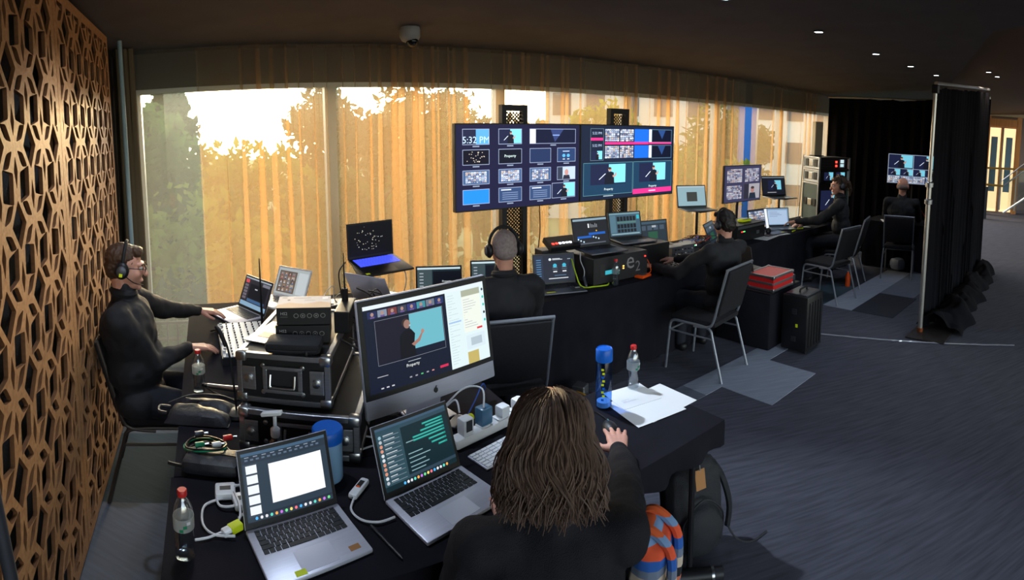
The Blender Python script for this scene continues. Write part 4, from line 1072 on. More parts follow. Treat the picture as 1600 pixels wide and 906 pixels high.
laptop('silver laptop showing a white slide, nearest the camera', (-.719, 1.638, TZ), R_(44), pic_slides, w=.335, d=.25, lid=108, singles=True, stickers=((.36, .86, .035, .022, 'cardboard'), (-.2, .93, .035, .022, 'yellow')))
laptop('silver laptop showing a dark green chat window beside the woman', (-.318, 1.925, TZ), R_(45), pic_chat, w=.345, d=.25, lid=112, singles=True)
laptop('silver laptop the man in glasses works on', rm(.26, 4.02, TZ), AX - R_(62), pic_mixapp, w=.36, d=.25, lid=112)
laptop('white laptop turned to the left beside the curtain', rm(.55, 4.10, TZ + .05), AX - R_(50), pic_sheet, w=.33, d=.24, lid=115, body='white', bezel='white', keymat=M['spacegrey'])
t = laptop('raised black laptop with blue-lit keyboard and white dots on its screen', rm(1.12, 3.80, 1.13), AX + R_(14), pic_stars, w=.38, d=.27, lid=104, body='black', keymat=M['led_b'], tilt=R_(12), stickers=((.4, .06, .04, .02, 'white'), (-.44, .9, .03, .02, 'yellow')), lidh=.255)
laptop('silver laptop seen from the back above the desktop computer', rm(1.02, 3.42, TZ + .19), AX + R_(128), pic_dark_zoom, w=.32, d=.22, lid=118)
laptop('dark laptop with the word Property, left of the grey-haired man', rm(1.69, 3.90, TZ), AX - R_(20), pic_dark_zoom, w=.36, d=.24, lid=100, body='spacegrey')
laptop('dark laptop half hidden by the grey-haired man\'s headphones', rm(2.14, 3.88, TZ), AX - R_(22), pic_dark_zoom, w=.34, d=.24, lid=100, body='spacegrey')
laptop('dark laptop with two blue icons, right of the grey-haired man', rm(2.66, 3.73, TZ), AX - R_(16), pic_share, w=.37, d=.26, lid=102, body='spacegrey', stickers=((-.30, .85, .075, .02, 'yellow'), (.30, .45, .04, .015, 'white'), (.37, .6, .04, .015, 'white')))
laptop('dark laptop with blue audio bars, on top of the black processor box', rm(3.12, 3.80, .995), AX - R_(6), pic_daw, w=.38, d=.27, lid=106, body='spacegrey')
laptop('dark laptop with a grid of black tiles, behind the audio laptop', rm(3.68, 3.97, .985), AX - R_(12), pic_grid, w=.37, d=.26, lid=104, body='spacegrey')
laptop('dark laptop with a dim green meter, behind the control surface', rm(4.08, 3.98, .87), AX - R_(10), pic_console, w=.36, d=.25, lid=100, body='spacegrey')
laptop('dark laptop with a pale screen on a tall tripod stand', rm(4.98, 4.25, 1.14), AX - R_(24), pic_white, w=.38, d=.27, lid=104, body='spacegrey', stickers=((.40, .7, .05, .02, 'yellow'),))
laptop('black laptop showing a presenter, right of the four-picture monitor', rm(6.85, 4.30, 1.14), AX - R_(26), pic_cam, w=.40, d=.30, lid=104, body='spacegrey', stickers=((.36, .85, .06, .025, 'yellow'),))
laptop('dark laptop full of tiny video faces on the far right table', rm(6.16, 4.07, TZ), AX - R_(4), pic_mosaic, w=.43, d=.30, lid=103, body='spacegrey', stickers=((.36, .85, .06, .025, 'yellow'),))
laptop('small laptop with a pale document under the ponytailed woman\'s hand', rm(6.66, 4.10, TZ), AX - R_(34), pic_doc, w=.36, d=.27, lid=106, body='spacegrey', stickers=((.3, .85, .05, .025, 'yellow'),))
laptop('open dark laptop turned away beside the dark-haired man\'s head', rm(5.10, 3.97, TZ), AX + R_(24), pic_console, w=.40, d=.27, lid=116, body='spacegrey')
laptop('laptop with a bronze lid seen from behind, on the black trunk', (2.22, 5.06, .665), R_(112), pic_console, w=.38, d=.27, lid=102, body='bronze', lidh=.28)

# desktop computer
im = thing('desktop_computer', 'large silver desktop computer showing a video call and the word Property', 'computer', Vector((-.335, 2.39, TZ)), R_(44))
W, H = .71, .50
S_ = bpy.data.objects.new('screen_body', MB().box((0, .012, H / 2), (W, .024, H), bev=.010).mesh('screen_body')); COL.objects.link(S_); S_.parent = im; S_.data.materials.append(M['alu']); shade(S_.data); S_.location = (0, 0, .10); S_.rotation_euler = (R_(-9), 0, 0)
MB().box((0, -.002, H / 2 + .038), (W - .006, .006, H - .088), bev=.002).build('bezel', M['black'], S_)
s = Scr(W - .05, H - .135); pic_zoom(s); s.build('display', S_, loc=(0, -.0055, H / 2 + .038))
MB().prism([(-.008 + .011 * math.cos(k * PI / 8), .011 * math.sin(k * PI / 8) * 1.1) for k in range(16)], 0, .0015).build('maker_mark', M['black'], S_)
S_.children[-1].matrix_local = Matrix.Translation((0.008, -.0005, .042)) @ Matrix.Rotation(R_(90), 4, 'X')
o = MB().ell((0, 0, 0), (.006, .001, .0028), (0, R_(-40), 0), 8, 6).build('maker_mark', M['black'], S_); o.location = (.003, -.001, .0565)
MB().box((0, .075, .004), (.20, .19, .008), bev=.003).build('foot', M['alu'], im)
o = MB().box((0, 0, .11), (.19, .008, .22), bev=.002).build('neck', M['alu'], im); o.location = (0, .11, .0); o.rotation_euler = (R_(10), 0, 0)
# keyboard, mouse, power strip
kb = thing('keyboard', 'slim white keyboard partly behind the woman\'s hair', 'keyboard', Vector((.012, 2.225, TZ)), R_(45))
MB().box((0, 0, .004), (.42, .115, .008), bev=.003).build('tray', M['alu'], kb)
cache = {}
for r in range(6):
    n = [14, 14, 14, 13, 12, 10][r]; ws = [1] * n
    if r == 5: ws = [1, 1, 1, 1.2, 5, 1.2, 1, 1, 1, 1]
    tot = sum(ws); x = -.205
    for q in ws:
        ww = .41 * q / tot; kk = round(ww, 4)
        if kk not in cache:
            cache[kk] = MB().box((0, 0, 0), (ww - .003, .0145, .003), bev=.0008).mesh('key'); cache[kk].materials.append(M['white'])
        o = obj('key', cache[kk], kb); o.location = (x + ww / 2, .046 - r * .0183, .0095); x += ww
mo = thing('mouse', 'dark computer mouse under the woman\'s right hand', 'mouse', Vector((.425, 2.30, TZ)), R_(10))
mb = MB(); mb.ell((0, 0, .006), (.033, .058, .026)); o = mb.build('shell', M['black'], mo, True)
MB().box((0, .028, .031), (.006, .016, .006), bev=.002).build('wheel', mat('mouse_wheel', rgb(70, 120, 120), .4), mo)
cable('mouse_cable', 'thin black mouse cable on the near table', [(.43, 2.36, TZ + .008), (.38, 2.46, TZ + .004), (.28, 2.50, TZ + .004), (.16, 2.48, TZ + .004)], .0022)
ps = thing('power_strip', 'white power strip with plugs behind the white keyboard', 'power strip', Vector((-.085, 2.325, TZ)), R_(44))
MB().box((0, 0, .022), (.44, .058, .044), bev=.012).build('body', M['white'], ps, True)
for k in range(4):
    MB().box((-.15 + k * .095, 0, .046), (.05, .045, .008), bev=.003).build('socket', M['white'], ps)
MB().box((-.15, 0, .078), (.055, .05, .07), bev=.008).build('plug', M['white'], ps, True)
MB().box((-.15, -.026, .085), (.03, .004, .045)).build('label_patch', M['black'], ps)
MB().box((-.045, .005, .085), (.062, .05, .075), bev=.006).build('plug', mat('smoky_blue_plug', rgb(70, 110, 140), .25), ps, True)
MB().box((.06, 0, .07), (.05, .05, .05), bev=.008).build('plug', M['white'], ps, True)
MB().box((.155, 0, .07), (.055, .05, .05), bev=.012).build('plug', M['white'], ps, True)
cable('charger_cable', 'white charger cable looping from the power strip', [(-.22, 2.25, .86), (-.24, 2.28, .90), (-.30, 2.30, .84), (-.42, 2.22, .76), (-.55, 2.15, .752), (-.66, 2.05, .752)], .004, M['wcable'])
cable('charger_cable', 'white cable arching under the desktop computer', [(-.12, 2.28, .87), (-.13, 2.33, .93), (-.22, 2.38, .90), (-.34, 2.33, .80), (-.5, 2.22, .752), (-.62, 2.2, .752)], .004, M['wcable'])
cable('network_cable', 'blue cable rising under the desktop computer', [(-.20, 2.42, .76), (-.17, 2.48, .80), (-.14, 2.54, .85), (-.13, 2.62, .80), (-.14, 2.68, .752)], .0035, M['bcable'])
ad = thing('adapter_hub', 'grey adapter hub lying behind the chat laptop', 'adapter', Vector((-.25, 2.37, TZ)), R_(70))
MB().box((0, 0, .008), (.11, .05, .014), bev=.004).build('body', M['spacegrey'], ad); MB().box((.058, 0, .008), (.01, .03, .008)).build('port', M['steel'], ad)
tag(MB().ell((-.185, 2.40, TZ + .017), (.017, .017, .017)).build('lime_connector', M['yellow'], smooth=True), 'round lime green connector by the power strip', 'connector')

# ================================================================== monitors
def monitor(label, loc, rz, W, H, pic, lift, arm=True):
    t = thing('monitor', label, 'monitor', loc, rz)
    MB().box((0, .02, lift + H / 2), (W, .03, H), bev=.004).build('housing', M['black'], t); s = Scr(W - .02, H - .02); pic(s); s.build('display', t, loc=(0, .0035, lift + H / 2))
    MB().tube(crom([(0, .05, lift + H * .4), (0, .09, lift), (0, .10, .02)], 4), .018, 8).build('neck', M['darkmetal'], t, True)
    MB().box((0, .08, .008), (.26, .20, .014), bev=.005).build('foot', M['darkmetal'], t)
monitor('monitor with four pictures of video faces on the far right table', rm(5.95, 4.22, TZ), AX - R_(2), .79, .48, pic_quad, .40)
def pic_seven(s):
    s.rect(0, 0, 1, 1, (.01, .02, .05), 0); s.presenter(.01, .02, .49, .48, 1); s.presenter(.51, .02, .99, .48, 1); rr = random.Random(2)
    s.presenter(.01, .51, .25, .73, 1); s.presenter(.26, .51, .5, .73, 1); s.presenter(.51, .51, .74, .73, 1); s.presenter(.76, .51, .99, .73, 1)
    for k in range(4): s.mosaic(.01 + k * .25, .76, .24 + k * .25, .98, 5, 4, rr, 1)
    for x in (.0, .495, .992): s.rect(x, 0, x + .008, 1, (.45, .55, .7), 6)
    for y in (.0, .485, .74, .985): s.rect(0, y, 1, y + .012, (.45, .55, .7), 7)
monitor('far monitor with seven pictures in front of the bald man', Vector((6.10, 7.05, TZ)), R_(-42), .86, .50, pic_seven, .58)
# ================================================================== flight cases
def flight_case(label, loc, rz, w, d, h, front='handle', body='laminate', mesh_alu='casealu', group='flight cases', top=True, latch=True):
    t = thing('flight_case', label, 'case', loc, rz, group); e = .024; A = M[mesh_alu]
    MB().box((0, 0, h / 2), (w - .012, d - .012, h - .012)).build('shell', M[body], t)
    for x in (-1, 1):
        for y in (-1, 1):
            MB().box((x * (w / 2 - e / 2), y * (d / 2 - e / 2), h / 2), (e, e, h - .02), bev=.003).build('edge_strip', A, t)
    for z in (e / 2, h - e / 2):
        for y in (-1, 1): MB().box((0, y * (d / 2 - e / 2), z), (w - .02, e, e), bev=.003).build('edge_strip', A, t)
        for x in (-1, 1): MB().box((x * (w / 2 - e / 2), 0, z), (e, d - .02, e), bev=.003).build('edge_strip', A, t)
        for x in (-1, 1):
            for y in (-1, 1): MB().box((x * (w / 2 - .02), y * (d / 2 - .02), z + (-.006 if z > h / 2 else .006)), (.05, .05, .042), bev=.010).build('corner', M['steel'], t, True)
    yf = -d / 2
    if front == 'handle':
        hw, hh = min(.17, w * .44), min(.115, h * .55)
        for s_, (cx, cz_, sx, sz) in enumerate(((0, hh / 2 - .008, hw, .016), (0, -hh / 2 + .008, hw, .016), (-hw / 2 + .01, 0, .02, hh - .03), (hw / 2 - .01, 0, .02, hh - .03))):
            MB().box((cx, yf - .002, h / 2 + cz_), (sx, .008, sz), bev=.003).build('handle_plate', A, t)
        MB().box((0, yf + .004, h / 2), (hw - .04, .006, hh - .032)).build('handle_recess', M['dark'], t)
        MB().tube(crom([(-hw * .3, yf, h / 2 + .02), (-hw * .3, yf - .012, h / 2 - .02), (-hw * .25, yf - .014, h / 2 - .028), (hw * .25, yf - .014, h / 2 - .028), (hw * .3, yf - .012, h / 2 - .02), (hw * .3, yf, h / 2 + .02)], 3), .006, 8).build('handle_bar', M['steel'], t, True)
    if latch:
        for x in (-1, 1):
            cx = x * (w / 2 - .055); mb = MB(); mb.box((cx, yf - .002, h / 2), (.06, .008, min(.10, h * .5)), bev=.003); mb.build('latch_plate', A, t)
            MB().lathe([(.018, 0), (.018, .008), (.006, .012)], (cx, yf - .006, h / 2), 14, Matrix.Rotation(R_(90), 4, 'X')).build('latch_dial', M['steel'], t, True)
            MB().box((cx, yf - .014, h / 2), (.034, .004, .012), (0, R_(30), 0)).build('latch_wing', M['steel'], t)
    for x in (-1, 1):
        for z in (.05, h - .05):
            MB().lathe([(.010, 0), (.010, .004), (.004, .006)], (x * (w / 2 - .115), yf + .004, z), 10, Matrix.Rotation(R_(90), 4, 'X')).build('rivet', M['steel'], t, True)
    return t
flight_case('upper black flight case with aluminium edges and recessed handle, under the two small boxes', (-.955, 2.345, .928), R_(7), .40, .62, .212)
flight_case('lower black flight case with aluminium edges, behind the slide laptop', (-.88, 2.32, TZ), R_(7), .50, .66, .18)
t = thing('clear_wallet', 'clear plastic wallet with a red and yellow note on the upper flight case', 'wallet', (-1.075, 2.26, 1.142), R_(-6))
MB().box((0, 0, .002), (.11, .26, .003)).build('sleeve', mat('milky_sleeve', rgb(190, 196, 200), .2), t); MB().box((.01, -.04, .0042), (.06, .06, .001)).build('note', M['red'], t); MB().box((.02, .08, .0042), (.05, .05, .001)).build('note', M['yellow'], t)
def hs_box(label, loc, rz, pale_top):
    w, d, h = .235, .17, .075; t = thing('product_box', label, 'box', loc, rz, 'small product boxes on the flight case')
    MB().box((0, 0, h / 2), (w, d, h), bev=.002).build('carton', M['black'], t)
    s = Scr(w - .004, h - .004); s.rect(0, 0, 1, 1, (.010, .010, .012), 0); s.text('HS2', .13, .40, .26, (.5, .5, .5), 1); s.rect(.06, .50, .2, .55, (.12, .12, .12), 1)
    for k in range(5):
        cx = .36 + k * .125; s.ell(cx, .45, .048, .145, (.28, .27, .26), 1); s.ell(cx, .45, .036, .11, (.012, .012, .014), 2)
        if k in (1, 3): s.ell(cx, .45, .016, .05, (.3, .3, .28), 3)
    s.build('front_print', t, M['print'], (0, -d / 2 - .0006, h / 2))
    if pale_top:
        s = Scr(w, d); s.rect(0, 0, 1, 1, (.42, .41, .46), 0); s.poly([(0, 1), (1, 1), (1, .62), (.8, .5), (.5, .66), (.22, .56), (0, .74)], (.40, .26, .19), 1)
        s.rect(.06, .10, .16, .14, (.05, .05, .06), 1); s.rect(.28, .14, .62, .17, (.12, .12, .14), 1); s.ell(.20, .34, .03, .05, (.06, .06, .07), 2); s.rect(.84, .1, .95, .3, (.7, .7, .74), 2); s.rect(.5, .35, .7, .38, (.2, .2, .22), 2)
        s.build('top_print', t, M['print'], (0, 0, h + .0006), (R_(-90), 0, 0))
hs_box('lower black HS2 product box on the flight case', (-.905, 2.27, 1.142), R_(16), False)
hs_box('upper HS2 product box with a pale printed lid', (-.903, 2.275, 1.219), R_(18), True)
t = thing('soft_pouch', 'black zipped pouch lying in front of the two small boxes', 'pouch', (-.885, 2.10, 1.142), R_(12))
MB().box((0, 0, .026), (.235, .13, .05), bev=.022).build('pouch_body', mat('black_nylon', rgb(24, 24, 29), .75, bump=.3, bscale=300), t, True)
MB().tube(crom([(-.10, -.066, .022), (0, -.068, .020), (.10, -.066, .022)], 4), .0025, 5).build('zip', M['dark'], t); MB().ell((.06, -.07, .012), (.008, .006, .012)).build('zip_pull', M['black'], t, True)
t = thing('receiver_box', 'narrow black wireless receiver with antenna behind the small boxes', 'receiver', (-.765, 2.44, 1.142), R_(8))
MB().box((0, 0, .05), (.07, .22, .10), bev=.006).build('body', M['black'], t); MB().tube([(-.01, .06, .10), (-.01, .06, .16)], .016, 10).build('antenna_base', M['rubber'], t, True); MB().tube([(-.01, .06, .15), (-.012, .06, .33)], [.005, .002], 8).build('antenna', M['rubber'], t, True)
tag(MB().tube([(-1.407, 2.874, TZ), (-1.409, 2.873, .95), (-1.411, 2.872, 1.33)], [.011, .008, .003], 8).build('whip_antenna', M['rubber'], smooth=True), 'thin black whip antenna standing in front of the man in glasses\' laptop', 'antenna')

# ================================================================== bottles
def bottle(label, loc, cap='red', fill=.62, s=1.0):
    t = thing('water_bottle', label, 'bottle', loc, 0, 'plastic water bottles')
    prof = [(.020, 0), (.030, .004), (.0315, .02), (.030, .035), (.032, .045), (.030, .058), (.032, .070), (.030, .083), (.0325, .10), (.0325, .135), (.031, .15), (.027, .17), (.018, .188), (.0125, .198), (.0125, .207)]
    prof = [(r * s, z * s) for r, z in prof]
    MB().lathe(prof, n=20).build('shell', M['petclear'], t, True)
    wp = [(r * .94, z + .002) for r, z in prof if z < .22 * fill * s]; wp.append((wp[-1][0], wp[-1][1] + .001)); MB().lathe(wp, n=18).build('water', M['water'], t, True)
    MB().lathe([(.0331 * s, .098 * s), (.0333 * s, .101 * s), (.0333 * s, .135 * s), (.0331 * s, .138 * s)], n=20).build('label_band', M['bandclear'], t, True)
    MB().lathe([(.0150 * s, .200 * s), (.0155 * s, .203 * s), (.0155 * s, .217 * s), (.0135 * s, .2195 * s)], n=18).build('cap', M[cap], t, True)
    for k in range(3): MB().box((.0333 * s * math.cos(-1.2 + k * .35), .0333 * s * math.sin(-1.2 + k * .35), (.105 + .011 * k) * s), (.012, .002, .009), (0, 0, -1.2 + k * .35 + PI / 2)).build('label_leaf', M['green'] if k < 2 else M['wcable'], t)
    return t
bottle('red-capped water bottle at the left corner of the near table', (-.965, 1.355, TZ))
bottle('red-capped water bottle beside the leather bag', (-1.524, 2.346, TZ))
bottle('red-capped water bottle standing on the white papers', (.607, 2.675, TZ + .004))
bottle('red-capped empty water bottle in front of the black processor box', rm(3.08, 3.45, TZ), fill=.2)
t = thing('drink_bottle', 'tall blue drink bottle with a blue lid beside the papers', 'bottle', (.43, 2.51, TZ))
MB().lathe([(.030, 0), (.037, .004), (.038, .02), (.038, .225), (.036, .23)], n=24).build('body', M['bluebottle'], t, True)
MB().lathe([(.039, .225), (.040, .23), (.040, .278), (.036, .285), (.033, .281)], n=24).build('lid', M['blue'], t, True)
MB().lathe([(.028, .004), (.033, .006), (.033, .03), (.02, .034)], n=16).build('insert', M['white'], t, True)
for k in range(9):
    a = -1.9 + .12 * (k % 2); MB().box((.0385 * math.cos(a), .0385 * math.sin(a), .05 + k * .018), (.012, .0015, .010), (0, 0, a + PI / 2)).build('printed_mark', M['yellow'] if k % 3 else M['blue'], t)
t = thing('sanitiser_pump', 'clear hand sanitiser bottle with a white pump behind the slide laptop', 'bottle', (-.862, 1.83, TZ))
MB().lathe([(.03, 0), (.034, .005), (.035, .12), (.028, .15), (.014, .165), (.014, .175)], n=18).build('body', M['petclear'], t, True)
MB().lathe([(.016, .17), (.018, .175), (.018, .20), (.007, .21), (.007, .25)], n=16).build('collar', M['white'], t, True); MB().box((-.012, 0, .258), (.085, .026, .014), (0, R_(-14), 0), bev=.004).build('pump_head', M['white'], t, True)
t = thing('wipes_tub', 'tub with a bright blue lid behind the slide laptop', 'tub', (-.682, 1.905, TZ))
MB().lathe([(.052, 0), (.055, .005), (.055, .15)], n=24).build('body', mat('pale_blue_tub', rgb(140, 180, 215), .4), t, True); MB().lathe([(.058, .15), (.059, .155), (.059, .192), (.054, .198)], n=24).build('lid', M['blue'], t, True)

# ================================================================== papers and bits on the near table
def sheet(label, x, y, rz, w=.21, d=.297, z=TZ, th=.0012, m=None, lines=False):
    t = thing('paper_sheet', label, 'paper', (x, y, z), rz, 'white papers')
    mb = MB(); n = 8; vs = []; fs = []
    MB().box((0, 0, th / 2), (w, d, th)).build('sheet', m or M['paper'], t)
    if lines:
        s = Scr(w, d)
        for k in range(5): s.rect(.15, .6 + k * .03, .15 + .4 * (.5 + .5 * math.sin(k * 5)), .606 + k * .03, (.3, .3, .35), 0)
        s.build('print', t, M['print'], (0, 0, th + .0006), (R_(-90), 0, 0))
sheet('lowest white paper sheet on the near table, reaching to the right', .690, 2.510, R_(31), w=.30, d=.25)
sheet('second white paper sheet under the notes on the near table', .625, 2.47, R_(24), w=.28, d=.26, z=TZ + .0013)
sheet('top white note sheet with faint writing beside the blue bottle', .585, 2.585, R_(22), w=.22, d=.19, z=TZ + .0026, lines=True)
t = thing('stylus_pen', 'thin black pen lying between the two silver laptops', 'pen', (-.395, 1.622, TZ + .005), R_(-43))
MB().tube([(-.09, 0, 0), (.075, 0, 0), (.09, 0, 0)], [.0045, .0045, .0015], 8).build('barrel', M['black'], t, True); MB().box((-.06, .0, .005), (.03, .003, .002)).build('clip', M['dark'], t)
t = thing('usb_dongle', 'white display dongle between the two silver laptops', 'dongle', (-.548, 1.85, TZ), R_(78))
MB().box((0, 0, .012), (.11, .035, .022), bev=.009).build('body', M['white'], t, True); MB().box((.012, 0, .0235), (.04, .018, .001)).build('screen_patch', M['black'], t); MB().box((-.005, 0, .0236), (.008, .012, .0012)).build('orange_mark', M['orange'], t)
cable('dongle_cable', 'white cable curling from the dongle to the chat laptop', [(-.55, 1.795, .757), (-.545, 1.74, .752), (-.50, 1.70, .752), (-.44, 1.70, .752), (-.39, 1.735, .752)], .004, M['wcable'])
for k, (x, y, rz, l) in enumerate(((-1.0, 1.675, 30, 'square white power adapter left of the slide laptop, nearer the bottle'), (-.915, 1.655, 40, 'square white power adapter tucked against the slide laptop'))):
    t = thing('power_adapter', l, 'adapter', (x, y, TZ), R_(rz), 'white power adapters'); MB().box((0, 0, .013), (.075, .075, .026), bev=.008).build('body', M['white'], t, True); MB().box((0, -.0, .0265), (.04, .022, .001)).build('label_patch', M['dark'], t)
t = thing('tagged_plug', 'white plug with a lime yellow tag left of the slide laptop', 'plug', (-.885, 1.515, TZ), R_(62)); MB().box((0, 0, .011), (.075, .03, .022), bev=.006).build('body', M['white'], t, True); MB().box((.012, 0, .012), (.045, .0325, .0235), bev=.003).build('tag', M['yellow'], t)
for k, (pts, l) in enumerate((([(-.99, 1.64, .755), (-1.03, 1.58, .752), (-.99, 1.50, .752), (-.93, 1.47, .752), (-.86, 1.49, .755)], 'white charger cable nearest the corner bottle'),
                              ([(-.96, 1.67, .77), (-.90, 1.60, .775), (-.88, 1.54, .76), (-.93, 1.46, .752), (-.97, 1.42, .752)], 'white charger cable running past the lime tag'),
                              ([(-.98, 1.70, .765), (-.90, 1.72, .79), (-.86, 1.66, .78), (-.885, 1.56, .762)], 'white charger cable looped over the adapters'),
                              ([(-1.03, 1.66, .76), (-.98, 1.60, .755), (-.92, 1.63, .76), (-.94, 1.72, .755), (-1.02, 1.72, .755)], 'white charger cable coiled between the adapters'))):
    cable('charger_cable', l, pts, .0042, M['wcable'])
# coil of black cables on a small black bag
t = thing('cable_bag', 'small black bag under the coiled cables on the near table', 'bag', (-1.12, 1.79, TZ), R_(15)); MB().box((0, 0, .03), (.23, .13, .06), bev=.026).build('bag_body', M['leather'], t, True); MB().tube(crom([(-.1, 0, .061), (0, .004, .063), (.1, 0, .061)], 4), .003, 5).build('zip', M['dark'], t)
for k in range(5):
    rr = random.Random(k); pts = [(-1.185 + (.085 + .012 * rr.random()) * math.cos(a) + .01 * rr.random(), 1.845 + (.065 + .01 * rr.random()) * math.sin(a), TZ + .012 + k * .009 + .02 * max(0, math.cos(a) * .8 - math.sin(a)) * 1.2 + .006 * rr.random()) for a in [i * 2 * PI / 9 for i in range(9)]]
    cable('coiled_cable', 'black coiled cable loop on the near table, %s from the table' % ['lowest', 'second', 'third', 'fourth', 'topmost'][k], pts, .0042, M['cable'] if k != 3 else M['green'], closed=True)
for x, y, z, m, l in ((-1.18, 1.80, .83, 'green', 'green connector head on the cable coil'), (-1.12, 1.83, .83, 'white', 'white connector head on the cable coil'), (-1.235, 1.885, .82, 'spacegrey', 'grey connector ring on the cable coil'), (-1.09, 1.87, .845, 'red', 'red connector head on the cable coil')):
    t = thing('connector', l, 'connector', (x, y, z - .02), R_(40)); MB().tube([(-.02, 0, .015), (.012, 0, .015), (.018, 0, .015)], [.011, .011, .006], 10).build('body', M[m], t, True); MB().tube([(.018, 0, .015), (.035, 0, .015)], .004, 8).build('pin', M['steel'], t, True)
cable('jack_lead', 'black lead with a jack plug hanging over the left table edge', [(-1.29, 1.73, .756), (-1.24, 1.735, .757), (-1.19, 1.75, .757), (-1.14, 1.76, .76)], .007)
# leather bag
t = thing('leather_bag', 'black leather bag lying at the left edge of the table', 'bag', (-1.385, 2.135, TZ), R_(18))
mb = MB(); n, m_ = 20, 14; vs = []; fs = []
for i in range(n + 1):
    for j in range(m_ + 1):
        u, v = i / n * 2 - 1, j / m_ * 2 - 1; e = max(0, 1 - abs(u) ** 4) ** .5 * max(0, 1 - abs(v) ** 4) ** .5
        z = .004 + .05 * e * (1 + .25 * noise.noise(Vector((u * 2, v * 3, 1)))) - .022 * math.exp(-((v - .15 + .3 * u) / .12) ** 2) * e
        vs.append((u * .15 + .01 * noise.noise(Vector((u, v * 2, 7))), v * .105, max(.002, z)))
for i in range(n):
    for j in range(m_): fs.append((i * (m_ + 1) + j, (i + 1) * (m_ + 1) + j, (i + 1) * (m_ + 1) + j + 1, i * (m_ + 1) + j + 1))
k = len(vs); mb.add(vs, fs); mb.box((0, 0, .003), (.30, .21, .004)); mb.build('bag_body', M['leather'], t, True)
MB().tube(crom([(-.15, -.02, .06), (-.05, .03, .082), (.08, .05, .078), (.15, .06, .05)], 5), .004, 6).build('zip', M['dark'], t, True); MB().tube(crom([(-.155, .02, .02), (-.20, 0, .03), (-.19, -.05, .03), (-.15, -.06, .03)], 4), .008, 6).build('strap_loop', M['leather'], t, True)
# gooseneck microphone, mixer, interface
t = thing('gooseneck_microphone', 'black gooseneck microphone bending over the left table', 'microphone', (-1.23, 2.20, TZ), 0)
MB().lathe([(.05, 0), (.055, .006), (.05, .02), (.012, .03)], n=18).build('base', M['black'], t, True); MB().tube(crom([(0, 0, .02), (-.01, .0, .16), (-.04, .03, .26), (-.075, .05, .335), (-.13, .06, .39)], 5), .005, 8).build('gooseneck', M['rubber'], t, True); MB().tube(crom([(-.065, .04, .31), (-.10, .055, .365), (-.125, .06, .39)], 3), [.009, .010, .011, .011, .011, .010, .008], 10).build('capsule', M['black'], t, True)
mx = thing('audio_mixer', 'light grey audio mixer with knobs under the hands of the man in glasses', 'mixer', rm(.02, 3.38, TZ), AX - R_(90) + R_(4)); mx.rotation_euler = (0, 0, AX - R_(88))
MB().prism([(-.29, 0), (.29, 0), (.29, .30), (-.29, .30)], 0, .045).build('body', M['dark'], mx)
MB().box((0, .15, .048), (.57, .29, .006), bev=.002).build('panel', mat('pale_mixer_panel', rgb(168, 176, 188), .5, .3), mx)
knob = MB().lathe([(.005, 0), (.0055, .008), (.004, .010)], n=8).mesh('knob'); knob.materials.append(M['spacegrey']); knw = knob.copy(); knw.materials.clear(); knw.materials.append(M['white'])
for i in range(13):
    for j in range(6):
        o = obj('knob', knw if (i in (3, 9) and j < 4) else knob, mx); o.location = (-.26 + i * .043, .06 + j * .042, .051)
fd = MB().box((0, 0, .006), (.008, .018, .012), bev=.002).mesh('fader'); fd.materials.append(M['white'])
for i in range(13):
    o = obj('fader', fd, mx); o.location = (-.26 + i * .043, .022 + .008 * math.sin(i * 2.2), .051)
t = thing('handheld_microphone', 'silver handheld microphone lying behind the water bottle on the left table', 'microphone', (-1.40, 2.40, TZ + .018), R_(8))
MB().tube([(-.10, 0, 0), (.02, 0, 0), (.07, 0, 0)], [.011, .014, .017], 12).build('handle', M['steel'], t, True); MB().ell((.09, 0, 0), (.026, .023, .018)).build('grille', M['black'], t, True); MB().tube([(-.13, 0, 0), (-.10, 0, 0)], .009, 10).build('plug', M['black'], t, True)
cable('mic_cable', 'black cable trailing behind the water bottle', [(-1.53, 2.39, .757), (-1.46, 2.36, .752), (-1.36, 2.33, .752), (-1.27, 2.34, .752), (-1.2, 2.42, .752)], .004)
t = thing('marker_pen', 'short dark marker lying beside the grey mixer', 'pen', rm(.0, 3.68, TZ + .006), R_(60)); MB().tube([(-.04, 0, 0), (.03, 0, 0), (.045, 0, 0)], [.006, .006, .003], 8).build('barrel', M['black'], t, True); MB().tube([(.0, 0, 0), (.032, 0, 0)], .0068, 8).build('cap', M['steel'], t, True)
# things round the white laptop and the raised laptop
t = thing('white_carton', 'white flat carton beside the white laptop', 'box', rm(.62, 3.62, TZ), AX - R_(30)); MB().box((0, 0, .025), (.30, .26, .05), bev=.004).build('carton', M['white'], t); MB().box((.05, -.02, .0505), (.10, .05, .001)).build('blue_print', M['blue'], t)
t = thing('white_carton', 'small upright white carton behind the HS2 boxes', 'box', rm(.70, 3.25, TZ), AX + R_(20)); MB().box((0, 0, .06), (.20, .08, .12), (R_(-14), 0, 0), bev=.004).build('carton', M['white'], t); MB().box((0, -.045, .07), (.10, .002, .05), (R_(-14), 0, 0)).build('print', M['spacegrey'], t)
t = thing('laptop_tripod', 'grey tripod stand carrying the raised blue-lit laptop', 'stand', rm(1.12, 3.80, TZ), AX)
MB().tube([(0, 0, .16), (0, -.02, .33)], .014, 10).build('column', M['casealu'], t, True); MB().box((0, -.06, .345), (.30, .24, .008), (R_(12), 0, 0)).build('tray', M['darkmetal'], t)
for a in (0.3, 2.4, 4.5): MB().tube([(0, 0, .26), (.20 * math.cos(a), .20 * math.sin(a), .006)], .010, 8).build('leg', M['casealu'], t, True)
